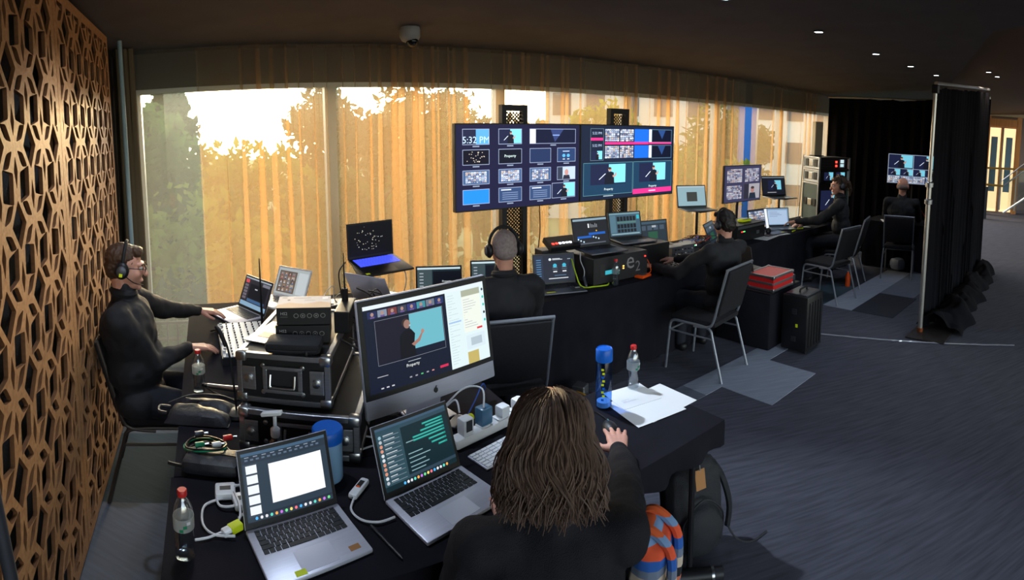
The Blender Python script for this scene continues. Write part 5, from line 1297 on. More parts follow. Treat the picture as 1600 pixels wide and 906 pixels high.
def gadget(name, label, a, b, w, d, h, m='black', rz=0, leds=(), cat='device', z=TZ, front=None):
    t = thing(name, label, cat, rm(a, b, z), AX + R_(rz)); MB().box((0, 0, h / 2), (w, d, h), bev=min(.006, h * .2)).build('body', M[m], t)
    for k, c in enumerate(leds): MB().box((-w * .36 + k * .022, -d / 2 - .001, h * .6), (.009, .004, .009)).build('light', M[c], t)
    return t
gadget('network_switch', 'silver network switch under the raised laptop stand', .86, 3.95, .26, .16, .05, 'casealu', 10, ('led_g', 'led_g', 'led_o'), 'switch')
gadget('video_converter', 'black converter box with lime label behind the receiver', .92, 3.68, .18, .12, .06, 'black', -15, ('led_w',), 'converter')
gadget('video_converter', 'grey converter box right of the raised laptop stand', 1.20, 4.08, .16, .10, .04, 'spacegrey', 20, ('led_g',), 'converter')
gadget('battery_pack', 'white battery pack beside the silver laptop seen from the back', 1.22, 3.34, .10, .06, .03, 'white', 40, (), 'battery')
gadget('laptop_riser', 'dark riser box under the silver laptop seen from the back', 1.02, 3.50, .30, .22, .188, 'dark', 38, (), 'box')
# tangle of cables falling behind the flight cases
rr = random.Random(77); cm = ['cable'] * 7 + ['ycable', 'bcable', 'wcable']
for k in range(16):
    x0, y0 = -.70 + rr.uniform(-.04, .05), 2.35 + rr.uniform(-.10, .45)
    pts = [(x0 - .06, y0 + .02, 1.18 + rr.uniform(-.1, .06)), (x0 + .03, y0 + rr.uniform(-.05, .05), 1.14 + rr.uniform(-.08, .08)), (x0 + rr.uniform(.03, .12), y0 + rr.uniform(-.08, .08), 1.02 + rr.uniform(-.06, .04)), (x0 + rr.uniform(.03, .14), y0 + rr.uniform(-.1, .1), .88), (x0 + rr.uniform(.05, .15), y0 + rr.uniform(-.1, .1), .762), (x0 + rr.uniform(.1, .3), y0 + rr.uniform(-.15, .1), .752)]
    cable('patch_cable', 'thin cable in the tangle hanging beside the upper flight case', pts, rr.uniform(.003, .005), M[cm[k % len(cm)]], group='tangled cables beside the flight cases')
for k in range(12):
    a, b = .75 + rr.random() * .5, 3.5 + rr.random() * .65
    pts = [rm(a + rr.uniform(-.15, .15), b + rr.uniform(-.15, .15), TZ + .01 + rr.random() * .10) for _ in range(5)]; pts[0].z = TZ + .006; pts[-1].z = TZ + .006
    cable('patch_cable', 'loose cable in the heap under the raised laptop', pts, .004, M['wcable'] if k % 4 == 0 else M['cable'], group='loose cables under the raised laptop')
cable('power_cable', 'white cable hanging from the raised laptop', [rm(1.30, 3.72, 1.10), rm(1.36, 3.74, 1.0), rm(1.36, 3.80, .86), rm(1.28, 3.9, .752)], .004, M['wcable'])
cable('power_cable', 'black cable hanging from the left side of the raised laptop', [rm(.93, 3.80, 1.12), rm(.88, 3.80, 1.05), rm(.90, 3.84, .9), rm(.94, 3.9, .752)], .005)

# ================================================================== middle table equipment
t = thing('audio_processor', 'black processor box with a large silver e2 mark on its front', 'processor', rm(3.20, 3.76, TZ), AX)
MB().box((0, 0, .122), (.62, .50, .22), bev=.006).build('chassis', M['dark'], t)
for sx in (-1, 1):
    for sy in (-1, 1): MB().lathe([(.016, 0), (.016, .012)], (sx * .26, sy * .2, 0), 10).build('foot', M['rubber'], t)
s = Scr(.62, .22); s.rect(0.0, 0, 1, 1, (.016, .015, .017), 0); s.text('e', .66, .62, 1.0, (.30, .27, .28), 1); s.text('2', .81, .78, .6, (.24, .21, .22), 1); s.rect(.12, .25, .2, .75, (.03, .025, .025), 1); s.build('front_plate', t, M['print'], (0, -.2508, .122))
s = Scr(.09, .035); s.rect(0, 0, 1, 1, (.05, .45, .55), 0); s.build('status_display', t, loc=(-.14, -.253, .10))
for x, z, c in ((.02, .13, 'led_o'), (.02, .11, 'led_o'), (.28, .18, 'led_r')): MB().box((x, -.2535, z), (.012, .004, .009)).build('light', M[c], t)
gadget('processor_stand', 'low black unit under the laptop with the grid of tiles', 3.73, 3.82, .40, .38, .235, 'black', 0, (), 'device')
t = gadget('video_switcher', 'black video switcher with glowing red and white buttons, behind the blue-icon laptop', 2.84, 3.90, .30, .16, .05, 'black', -4, (), 'switcher', z=1.03); t.rotation_euler = (R_(24), 0, AX - R_(4))
for k, c in enumerate(('led_r', 'led_r', 'led_w', 'led_w', 'led_w', 'led_w')): MB().box((-.11 + k * .035, -.03, .051), (.02, .02, .004)).build('button', M[c], t)
t2 = gadget('switcher_riser', 'black riser box under the glowing video switcher', 2.75, 3.93, .24, .14, .27, 'dark', -4, ('led_r',), 'box')
t = thing('portable_drive', 'orange rugged drive with a grey top beside the empty bottle', 'drive', rm(3.44, 3.49, TZ), AX + R_(14)); MB().box((0, 0, .012), (.15, .095, .024), bev=.010).build('bumper', M['orange'], t, True); MB().box((.0, 0, .025), (.085, .055, .002)).build('top_plate', M['casealu'], t)
cable('drive_cable', 'orange cable from the rugged drive up to the processor box', [rm(3.51, 3.51, .757), rm(3.57, 3.52, .77), rm(3.575, 3.56, .85), rm(3.52, 3.62, .97)], .004, M['orange'])
cable('usb_cable', 'lime green cable in front of the processor box', [rm(2.82, 3.72, .95), rm(2.79, 3.62, .85), rm(2.80, 3.55, .755), rm(2.90, 3.49, .752), rm(3.0, 3.47, .752), rm(3.05, 3.50, .752)], .006, M['ucable'])
cable('usb_cable', 'pale cable hanging down the left end of the processor box', [rm(2.90, 3.70, 1.0), rm(2.87, 3.66, .94), rm(2.88, 3.62, .86), rm(2.84, 3.58, .80)], .004, M['wcable'])
t = thing('usb_stick', 'grey memory stick hanging at the corner of the processor box', 'memory stick', rm(2.84, 3.56, TZ + .035), AX + R_(70)); MB().box((0, 0, .012), (.09, .02, .014), (0, R_(-40), 0), bev=.004).build('body', M['spacegrey'], t); MB().box((-.04, 0, -.018), (.018, .012, .008), (0, R_(-40), 0)).build('plug', M['steel'], t)
ct = thing('control_surface', 'dark control surface with red and green buttons under the dark-haired man\'s hands', 'controller', rm(3.98, 3.62, TZ), AX + R_(4)); MB().prism([(-.30, -.16), (.30, -.16), (.30, .16), (-.30, .16)], 0, .035).build('body', M['spacegrey'], ct)
btn = MB().box((0, 0, .003), (.014, .014, .006), bev=.002).mesh('button')
bms = {}
for c in ('dark', 'led_r', 'led_g', 'wcable'):
    bms[c] = btn.copy(); bms[c].materials.append(M[c])
for i in range(16):
    for j in range(6):
        c = 'led_r' if (i in (2, 3, 9) and j in (4, 5)) else 'led_g' if (i in (0, 1) and j == 5) else 'dark' if (i + j) % 3 else 'wcable'
        if c == 'wcable' and j > 2: c = 'dark'
        o = obj('button', bms[c], ct); o.location = (-.26 + i * .034, -.12 + j * .045, .035)
t = thing('small_mixer', 'small grey desk controller behind the white paper', 'controller', rm(4.33, 3.86, TZ), AX - R_(8)); MB().box((0, 0, .06), (.30, .14, .12), bev=.006).build('body', M['spacegrey'], t)
for i in range(6):
    for j in range(2): MB().lathe([(.007, 0), (.007, .012)], (-.11 + i * .044, -.0705, .04 + j * .04), 8, Matrix.Rotation(R_(90), 4, 'X')).build('knob', M['dark'] if (i + j) % 3 else M['white'], t)
sheet('white paper under the black phone on the middle table', *rm(4.33, 3.62).xy, AX + R_(12), z=TZ, w=.30, d=.21)
t = thing('phone', 'black phone lying on the white paper on the middle table', 'phone', rm(4.34, 3.62, TZ + .002), AX + R_(2)); MB().box((0, 0, .0045), (.155, .075, .009), bev=.003).build('body', M['black'], t); MB().box((0, 0, .0094), (.145, .066, .0006)).build('glass', M['lens'], t)
for k, (a, b, w, z, m) in enumerate(((4.66, 3.95, .34, TZ, 'dark'), (4.67, 3.95, .30, TZ + .05, 'spacegrey'))):
    gadget('router', '%s of the two stacked routers beside the laptop tripod' % ['lower', 'upper'][k], a, b, w, .2, .045, m, -6 + 8 * k, ('led_g', 'led_w'), 'router', z=z)
for k in range(9):
    pts = [rm(4.52 + rr.uniform(0, .40), 3.80 + rr.uniform(0, .3), TZ + .10 + .03 * rr.random()) for _ in range(5)]; pts[0].z = pts[-1].z = TZ + .008
    cable('patch_cable', 'thin cable heaped over the stacked routers', pts, .004, M[['cable', 'rcable', 'bcable', 'cable', 'ycable'][k % 5]], group='cables over the routers')
for k in range(6):
    pts = [rm(2.45 + rr.uniform(0, .4), 3.85 + rr.uniform(0, .15), TZ + .05 * rr.random() + .02) for _ in range(5)]; pts[0].z = pts[-1].z = TZ + .008
    cable('patch_cable', 'thin red or black cable heaped behind the grey-haired man', pts, .004, M[['rcable', 'cable'][k % 2]], group='cables behind the grey-haired man')
# ================================================================== far right table equipment
t = thing('laptop_tripod', 'tall black tripod stand under the laptop with the pale screen', 'stand', rm(4.98, 4.18, TZ), AX); MB().tube([(0, 0, .0), (0, 0, .38)], .016, 10).build('column', M['darkmetal'], t, True); MB().box((0, -.06, .388), (.28, .24, .012)).build('tray', M['darkmetal'], t)
for a in (0.5, 2.6, 4.7): MB().tube([(0, 0, .10), (.14 * math.cos(a), .14 * math.sin(a), .006)], .010, 8).build('leg', M['darkmetal'], t, True)
t = thing('laptop_tripod', 'black tripod stand under the laptop right of the four-picture monitor', 'stand', rm(6.85, 4.22, TZ), AX); MB().tube([(0, 0, .0), (0, 0, .38)], .016, 10).build('column', M['darkmetal'], t, True); MB().box((0, -.06, .388), (.28, .24, .012)).build('tray', M['darkmetal'], t)
for a in (0.5, 2.6, 4.7): MB().tube([(0, 0, .10), (.14 * math.cos(a), .14 * math.sin(a), .006)], .010, 8).build('leg', M['darkmetal'], t, True)
t = gadget('rack_unit', 'black rack unit with small lights behind the dark-haired man', 5.62, 4.02, .62, .36, .20, 'black', 2, ('led_r', 'led_r', 'led_g', 'led_g'), 'rack unit'); MB().box((0, -.182, .17), (.60, .004, .03)).build('front_strip', M['casealu'], t); MB().box((.14, -.183, .08), (.06, .004, .04)).build('badge', M['casealu'], t)
t = thing('yellow_pouch', 'lime yellow pouch lying on the black rack unit', 'pouch', rm(5.66, 3.98, TZ + .2), AX); MB().box((0, 0, .02), (.20, .09, .035), bev=.015).build('pouch_body', M['yellow'], t, True); MB().box((0, -.02, .038), (.12, .03, .003)).build('flap', M['spacegrey'], t)
sheet('white paper sheet under the folded headset on the far right table', *rm(5.90, 3.80).xy, AX + R_(10), w=.42, d=.20)
sheet('white paper strip right of the folded headset', *rm(6.22, 3.79, 0).xy, AX - R_(10), w=.22, d=.16, z=TZ + .0015)
t = thing('headset', 'folded black headset lying on the white paper', 'headset', rm(5.98, 3.88, TZ + .002), AX); MB().tube(crom([(-.09, 0, .03), (-.06, .06, .10), (.03, .07, .12), (.09, .02, .05)], 5), .010, 8).build('band', M['rubber'], t, True); MB().ell((-.09, -.01, .04), (.045, .03, .04)).build('ear_cup', M['black'], t, True); MB().ell((.09, .0, .04), (.045, .03, .04)).build('ear_cup', M['black'], t, True)
t = thing('orange_can', 'orange and white striped can between the far laptops', 'can', rm(6.40, 4.20, TZ)); MB().lathe([(.035, 0), (.037, .004), (.037, .19), (.03, .2)], n=16).build('body', M['orange'], t, True); MB().lathe([(.0376, .07), (.0378, .072), (.0378, .12), (.0376, .122)], n=16).build('band', M['white'], t, True)
for k, (a, b, z) in enumerate(((6.52, 3.76, 10), (6.75, 3.79, -20))):
    t = thing('highlighter', 'lime highlighter on the far right table, %s' % ['nearer the laptop of faces', 'nearer the ponytailed woman'][k], 'pen', rm(a, b, TZ + .008), AX + R_(z)); MB().tube([(-.06, 0, 0), (.045, 0, 0)], .009, 8).build('barrel', M['yellow'], t, True); MB().tube([(.045, 0, 0), (.07, 0, 0)], [.009, .005], 8).build('cap', M['dark'], t, True)
tag(MB().lathe([(.05, 0), (.055, .004), (.03, .01)], tuple(rm(6.95, 3.80, TZ)), 16).build('white_saucer', M['white'], smooth=True), 'small white saucer near the ponytailed woman\'s elbow', 'saucer')
# rack of road cases
RZ = R_(3); RC = Vector((4.62, 7.38, 0))
def rack(z, h, label, face):
    t = thing('rack_case', label, 'case', RC + Vector((0, 0, z)), RZ, 'stacked white rack cases'); w, d = .56, .44
    Wm = mat('white_case_laminate', rgb(214, 218, 220), .5) if h < .3 else mat('green_grey_laminate', rgb(70, 88, 86), .5)
    for x in (-1, 1): MB().box((x * (w / 2 - .008), 0, h / 2), (.016, d, h - .004)).build('side_panel', Wm, t)
    MB().box((0, 0, .008), (w - .034, d, .014)).build('floor_panel', M['black'], t); MB().box((0, 0, h - .008), (w - .034, d, .014)).build('lid_panel', M['black'], t); MB().box((0, d / 2 - .01, h / 2), (w - .034, .015, h - .034)).build('back_panel', M['black'], t)
    for x in (-1, 1):
        for z_ in (.012, h - .012): MB().box((x * w / 2, 0, z_), (.022, d + .006, .022), bev=.004).build('edge_strip', M['casealu'], t)
        for y in (-1, 1): MB().box((x * w / 2, y * (d / 2 - .01), h / 2), (.022, .022, h - .04), bev=.004).build('edge_strip', M['casealu'], t)
    for y in (-.12, .12): MB().box((-w / 2 - .006, y, h / 2), (.012, .08, min(.11, h * .6)), bev=.004).build('latch', M['darkmetal'], t)
    MB().box((-w / 2 - .008, 0, h / 2), (.012, .10, min(.10, h * .55)), bev=.004).build('handle', M['steel'], t)
    MB().box((0, -d / 2 + .05, h / 2), (w - .04, .02, h - .036)).build('equipment_face', M['black'], t); face(t, w, d, h)
def face_a(t, w, d, h):
    for k in range(2): MB().box((.05, -d / 2 + .036, h * (.3 + .32 * k)), (.03, .006, .03)).build('light', M['led_r'], t)
    s = Scr(.11, .13); s.rect(0, 0, 1, 1, (.02, .02, .03), 0); s.rect(.2, .05, .8, .45, (.6, .8, .85), 1); s.rect(.2, .55, .8, .9, (.5, .75, .8), 1); s.build('display', t, loc=(.16, -d / 2 + .038, h / 2))
    for k in range(3): MB().box((-.13, -d / 2 + .036, h * (.25 + .22 * k)), (.20, .006, .02)).build('slot', M['dark'], t)
def face_b(t, w, d, h):
    for x in (-.08, .14):
        s = Scr(.17, .125); s.presenter(0, 0, 1, 1, 0); s.build('display', t, loc=(x, -d / 2 + .038, h / 2))
def face_c(t, w, d, h):
    s = Scr(.40, .30); s.presenter(0, 0, 1, 1, 0); s.text('Property', .6, .95, .1, (.8, .85, .9), 7); s.build('display', t, loc=(-.01, -d / 2 + .038, h * .56)); MB().box((.14, -d / 2 + .036, h * .12), (.05, .008, .03)).build('light', M['led_r'], t)
rack(TZ, .59, 'bottom rack case of the stack, with a presenter on its screen', face_c)
rack(TZ + .595, .20, 'middle rack case of the stack, with two small screens', face_b)
rack(TZ + .80, .185, 'top rack case of the stack, with red lights', face_a)
t = thing('panel_speaker', 'beige upright panel standing on the rack cases', 'speaker', RC + Vector((-.12, .12, TZ + .987)), RZ); MB().box((0, 0, .27), (.14, .10, .52), bev=.012).build('cabinet', mat('beige_plastic', rgb(190, 178, 156), .6), t); MB().box((0, 0, .006), (.18, .14, .012)).build('foot', M['dark'], t)
cable('rack_cable', 'black cable hanging at the left side of the rack cases', [RC + Vector((-.36, .10, 1.75)), RC + Vector((-.40, .06, 1.4)), RC + Vector((-.43, .02, 1.1)), RC + Vector((-.46, .0, .76))], .006)
cable('red_lead', 'red cable curving across the far small table', [Vector((5.75, 6.85, .80)), Vector((5.86, 6.75, .92)), Vector((6.02, 6.74, .96)), Vector((6.2, 6.8, .82))], .006, M['rcable'])
t = gadget('stage_box', 'dark device on the small far table', 8.55, 2.95, .30, .22, .08, 'dark', -60, ('led_w',), 'device'); sheet('white papers on the small far table', *rm(8.42, 3.12).xy, AX + R_(30), w=.3, d=.22)
for k in range(5):
    pts = [rm(8.4 + rr.uniform(0, .4), 2.7 + rr.uniform(0, .6), TZ + .03 + .03 * rr.random()) for _ in range(4)]; pts[0].z = pts[-1].z = TZ + .008; cable('patch_cable', 'black cable on the small far table', pts, .006, group='cables on the small far table')

# ================================================================== on the floor
t = thing('hard_suitcase', 'black ribbed hard suitcase standing on the carpet, with a top handle', 'suitcase', Vector((2.675, 4.575, 0)), R_(33)); w, d, h = .34, .27, .55
MB().box((0, 0, h / 2 + .012), (w, d, h - .024), bev=.016).build('shell', M['black'], t, True)
for k in range(5): MB().box((-w / 2 + .05 + k * .06, -d / 2 - .003, h / 2), (.018, .012, h - .12), bev=.004).build('rib', M['black'], t)
for z in (.14, .40): MB().box((-w / 2 - .004, 0, z), (.012, .05, .05), bev=.003).build('latch', M['dark'], t)
MB().box((-w / 2 - .004, -.03, .27), (.008, .02, .03)).build('tag', M['yellow'], t)
MB().box((0, 0, h + .004), (w - .05, d - .05, .014), bev=.004).build('lid_plate', M['spacegrey'], t)
MB().tube(crom([(-.07, 0, h), (-.07, 0, h + .03), (-.05, 0, h + .04), (.05, 0, h + .04), (.07, 0, h + .03), (.07, 0, h)], 3), .010, 8).build('handle', M['rubber'], t, True)
for x in (-1, 1): MB().tube([(x * .12, -d / 2 + .02, .016), (x * .12, -d / 2 + .05, .016)], .016, 10).build('wheel', M['rubber'], t, True)
t = thing('black_trunk', 'tall black cloth-covered trunk under the red case', 'trunk', Vector((2.42, 5.02, 0)), R_(33)); MB().box((0, 0, .27), (.62, .62, .54), bev=.02).build('body', M['cloth'], t, True); MB().box((0, 0, .545), (.60, .60, .012), bev=.004).build('lid', M['black'], t)
t = thing('red_case', 'red case with aluminium edges on the black trunk', 'case', Vector((2.46, 4.86, .553)), R_(33)); w, d, h = .40, .30, .15
MB().box((0, 0, h / 2), (w - .01, d - .01, h - .01)).build('shell', M['red'], t)
for z in (.012, h / 2, h - .012):
    for y in (-1, 1): MB().box((0, y * (d / 2 - .01), z), (w - .02, .022, .022), bev=.003).build('edge_strip', M['casealu'], t)
    for x in (-1, 1): MB().box((x * (w / 2 - .01), 0, z), (.022, d - .02, .022), bev=.003).build('edge_strip', M['casealu'], t)
for x in (-1, 1):
    for y in (-1, 1):
        for z in (.014, h - .014): MB().box((x * (w / 2 - .014), y * (d / 2 - .014), z), (.036, .036, .034), bev=.008).build('corner', M['steel'], t, True)
t = thing('laptop_riser', 'dark riser box under the bronze laptop on the trunk', 'box', Vector((2.30, 5.09, .553)), R_(22)); MB().box((0, 0, .055), (.20, .26, .11), bev=.005).build('body', M['dark'], t)
t = thing('cable_case', 'low grey box of cables right of the red case', 'box', Vector((2.65, 5.12, .553)), R_(33)); MB().box((0, 0, .03), (.12, .40, .06), bev=.006).build('tray', M['spacegrey'], t)
for k in range(4): MB().box((0, -.13 + k * .085, .066), (.08, .05, .014), bev=.005).build('plug', M['black'] if k % 2 else M['wcable'], t)
t = thing('blue_bag', 'small blue patterned bag behind the trunk', 'bag', Vector((3.05, 5.55, 0)), 0); MB().box((0, 0, .18), (.20, .16, .36), bev=.05).build('bag_body', mat('blue_pattern', rgb(60, 130, 180), .6, var=.6, scale=18), t, True); MB().tube(crom([(-.05, 0, .35), (-.04, 0, .42), (.04, 0, .42), (.05, 0, .35)], 4), .008, 6).build('handle', M['dark'], t, True)
t = thing('equipment_tray', 'open tray of silver adapters on the floor under the middle table', 'tray', Vector((.50, 3.95, 0)), R_(60)); MB().box((0, 0, .02), (.36, .26, .03), bev=.005).build('tray', M['darkmetal'], t); MB().tube([(-.18, -.13, .07), (.18, -.13, .20)], .006, 6).build('lid_edge', M['steel'], t)
for k in range(7): MB().tube([(-.14 + k * .035, -.1, .06), (-.12 + k * .035, .05, .09)], .006, 6).build('adapter_lead', M['ycable'] if k % 2 else M['steel'], t, True)
MB().box((.10, .04, .08), (.10, .10, .09), bev=.01).build('adapter', M['casealu'], t)
t = thing('floor_bottle', 'orange-labelled bottle on the carpet behind the empty chair', 'bottle', rm(6.95, 3.12)); MB().lathe([(.03, 0), (.034, .004), (.034, .15), (.015, .19), (.014, .21)], n=14).build('body', M['orange'], t, True); MB().lathe([(.016, .21), (.016, .23)], n=12).build('cap', M['white'], t)
t = thing('white_carrier_bag', 'pale carrier bag on the carpet under the bald man\'s chair', 'bag', Vector((5.75, 6.75, 0))); MB().box((0, 0, .10), (.42, .24, .2), bev=.07).build('bag_body', mat('pale_plastic_bag', rgb(150, 156, 172), .4, bump=.6, bscale=22), t, True); MB().tube(crom([(-.06, 0, .19), (-.04, 0, .25), (.04, 0, .25), (.06, 0, .19)], 4), .006, 6).build('handle', M['wcable'], t, True)
# backpack and striped bag beside the woman
def blobmesh(prims, voxel=.008, smooth=6, nz=0.0, nf=20.0, seed=0):
    mb = MB()
    for p in prims:
        if p[0] == 'c': mb.cap(p[1], p[2], p[3], p[4])
        elif p[0] == 'e': mb.ell(p[1], p[2], p[3] if len(p) > 3 else None, 16, 12)
        else: mb.box(p[1], p[2], p[3] if len(p) > 3 else None, bev=p[4] if len(p) > 4 else .02)
    me = mb.mesh('b'); o = bpy.data.objects.new('b', me)
    m1 = o.modifiers.new('r', 'REMESH'); m1.mode = 'VOXEL'; m1.voxel_size = voxel
    if smooth: m2 = o.modifiers.new('s', 'SMOOTH'); m2.factor = .5; m2.iterations = smooth
    r = evaluate(o); bpy.data.meshes.remove(me)
    if nz:
        nr = [Vector(q.vector) for q in r.vertex_normals]; co = []
        for v, n_ in zip(r.vertices, nr):
            c = v.co.copy(); c += n_ * nz * (noise.noise(c * nf + Vector((seed, 0, 0))) + .5 * noise.noise(c * nf * 2.3 + Vector((0, seed, 0)))); co += c[:]
        r.vertices.foreach_set('co', co); r.update()
    r.polygons.foreach_set('use_smooth', [True] * len(r.polygons)); return r
def blob(name, prims, m, parent, **k):
    me = blobmesh(prims, **k); me.name = name; me.materials.append(m); return obj(name, me, parent)
M['packcloth'] = mat('black_backpack_nylon', rgb(30, 31, 36), .7, var=.2, scale=12, bump=.3, bscale=200)
t = thing('backpack', 'black backpack with a brown tag leaning under the near table\'s corner', 'backpack', rm(2.0, 1.66), AX + R_(-20))
blob('pack_body', [('b', (0, 0, .23), (.30, .20, .44), (R_(-8), 0, 0), .07), ('e', (0, -.10, .16), (.12, .06, .13)), ('e', (0, 0, .42), (.12, .08, .07))], M['packcloth'], t, nz=.006, nf=9)
MB().tube(crom([(-.10, -.118, .10), (-.105, -.125, .24), (0, -.125, .33), (.105, -.125, .24), (.10, -.118, .10)], 5), .005, 6).build('zip', M['dark'], t, True)
MB().tube(crom([(-.04, .02, .48), (-.03, .0, .53), (.03, .0, .53), (.04, .02, .48)], 4), .010, 6).build('grab_handle', M['packcloth'], t, True)
MB().tube(crom([(.10, .02, .44), (.15, -.03, .36), (.185, -.06, .22), (.18, -.06, .10)], 5), .016, 6).build('shoulder_strap', M['packcloth'], t, True)
MB().tube(crom([(.18, -.06, .10), (.22, -.09, .03), (.29, -.12, .008), (.40, -.10, .006)], 5), .005, 4).build('strap_tail', M['packcloth'], t, True)
MB().box((-.02, -.115, .43), (.055, .004, .09), (R_(-12), 0, R_(6))).build('tag', M['cardboard'], t); MB().tube(crom([(-.02, -.11, .47), (-.02, -.10, .50), (-.01, -.05, .50)], 3), .003, 5).build('tag_ring', M['steel'], t)
sb = thing('striped_bag', 'striped orange, blue and beige fabric bag on the floor beside the woman', 'bag', rm(1.66, 1.60), AX + R_(30))
def stripes():
    m = bpy.data.materials.new('striped_fabric'); m.use_nodes = True; nt = m.node_tree; p = nt.nodes['Principled BSDF']; tc = nt.nodes.new('ShaderNodeTexCoord'); sp = nt.nodes.new('ShaderNodeSeparateXYZ'); r = nt.nodes.new('ShaderNodeValToRGB'); mm = nt.nodes.new('ShaderNodeMath'); mm.operation = 'MULTIPLY_ADD'; mm.inputs[1].default_value = 2.6; mm.inputs[2].default_value = .05
    nt.links.new(tc.outputs['Object'], sp.inputs[0]); nt.links.new(sp.outputs['Z'], mm.inputs[0]); nt.links.new(mm.outputs[0], r.inputs['Fac']); nt.links.new(r.outputs['Color'], p.inputs['Base Color']); p.inputs['Roughness'].default_value = .9
    cr = r.color_ramp; cr.interpolation = 'CONSTANT'; st = [(0, (150, 130, 120)), (.12, (60, 110, 180)), (.22, (200, 110, 80)), (.28, (24, 26, 34)), (.40, (196, 178, 160)), (.52, (110, 120, 140)), (.62, (40, 90, 170)), (.74, (220, 84, 48)), (.86, (120, 150, 190)), (.94, (226, 100, 50))]
    cr.elements[0].position = 0; cr.elements[0].color = (*rgb(*st[0][1]), 1); cr.elements[1].position = st[1][0]; cr.elements[1].color = (*rgb(*st[1][1]), 1)
    for q, c in st[2:]: e = cr.elements.new(q); e.color = (*rgb(*c), 1)
    return m
M['stripes'] = stripes()
blob('bag_body', [('b', (0, 0, .17), (.26, .16, .30), (R_(6), 0, 0), .06), ('e', (.0, .02, .30), (.13, .07, .05))], M['stripes'], sb, nz=.008, nf=8)
for x in (-.07, .06): MB().tube(crom([(x, -.10, .02), (x - .01, -.115, .16), (x, -.10, .29), (x + .02, .0, .35), (x + .02, .08, .30)], 5), .022, 8).build('strap', M['stripes'], sb, True)
t = thing('thermos_flask', 'black thermos with a shiny band beside the striped bag', 'flask', rm(1.86, 1.50, .033), AX + R_(-40)); MB().tube([(-.11, 0, 0), (.08, 0, 0)], .033, 14).build('body', M['black'], t, True); MB().tube([(.08, 0, 0), (.125, 0, 0)], .029, 14).build('lid', M['dark'], t, True); MB().tube([(.07, 0, 0), (.082, 0, 0)], .0345, 14).build('band', M['steel'], t, True)
# dark post at the left edge of the picture
t = thing('light_stand', 'dark blurred metal stand post at the lower left edge', 'stand', (-1.05, .76, 0), 0); MB().tube([(.0, .02, 0), (-.002, 0, 1.0), (-.05, -.04, 1.50)], .018, 10).build('post', M['spacegrey'], t, True); MB().lathe([(.09, 0), (.095, .008), (.03, .02)], n=18).build('base', M['spacegrey'], t, True)
# ================================================================== people
def ik(S, W, l1, l2, pole):
    d = W - S; L = d.length
    if L > (l1 + l2) * .995: W = S + d * ((l1 + l2) * .995 / L); d = W - S; L = d.length
    a = (l1 * l1 - l2 * l2 + L * L) / (2 * L); h = math.sqrt(max(0, l1 * l1 - a * a)); dn = d / L; p = pole - dn * pole.dot(dn)
    p.normalize(); return S + dn * a + p * h, W
def hand_prims(W, f, up, t, s=1.0, curl=.35, spread=.16):
    """wrist W, finger direction f, back-of-hand normal up, thumb side t"""
    f = f.normalized(); up = (up - f * up.dot(f)).normalized(); t = (t - f * t.dot(f) - up * t.dot(up)).normalized(); P = []
    for k in (-1.0, -.35, .35, 1.0): P.append(('c', W + t * .014 * k * s + f * .005 * s, W + f * .082 * s + t * .028 * k * s, .0155 * s, .0135 * s))
    for k, L, q in ((1.0, .070, .0092), (.34, .080, .0095), (-.33, .074, .0090), (-1.0, .056, .0080)):
        b = W + f * .085 * s + t * .029 * k * s; d = (f + t * spread * k); d.normalize(); a = 0
        lens = (L * .46, L * .31, L * .26)
        for j, l in enumerate(lens):
            a += curl * (.55, 1.0, .8)[j]; dd = d * math.cos(a) - up * math.sin(a); e = b + dd * l * s; r0 = q * (1.05 - .08 * j) * s; P.append(('c', b, e, r0, r0 * .92)); b = e
    b = W + f * .022 * s + t * .026 * s - up * .004; d1 = (f * .62 + t * .70 - up * .25).normalized(); e = b + d1 * .045 * s; P.append(('c', b, e, .0155 * s, .0115 * s)); d2 = (f * .92 + t * .22 - up * .3).normalized(); e2 = e + d2 * .036 * s; P.append(('c', e, e2, .0110 * s, .0095 * s)); return P
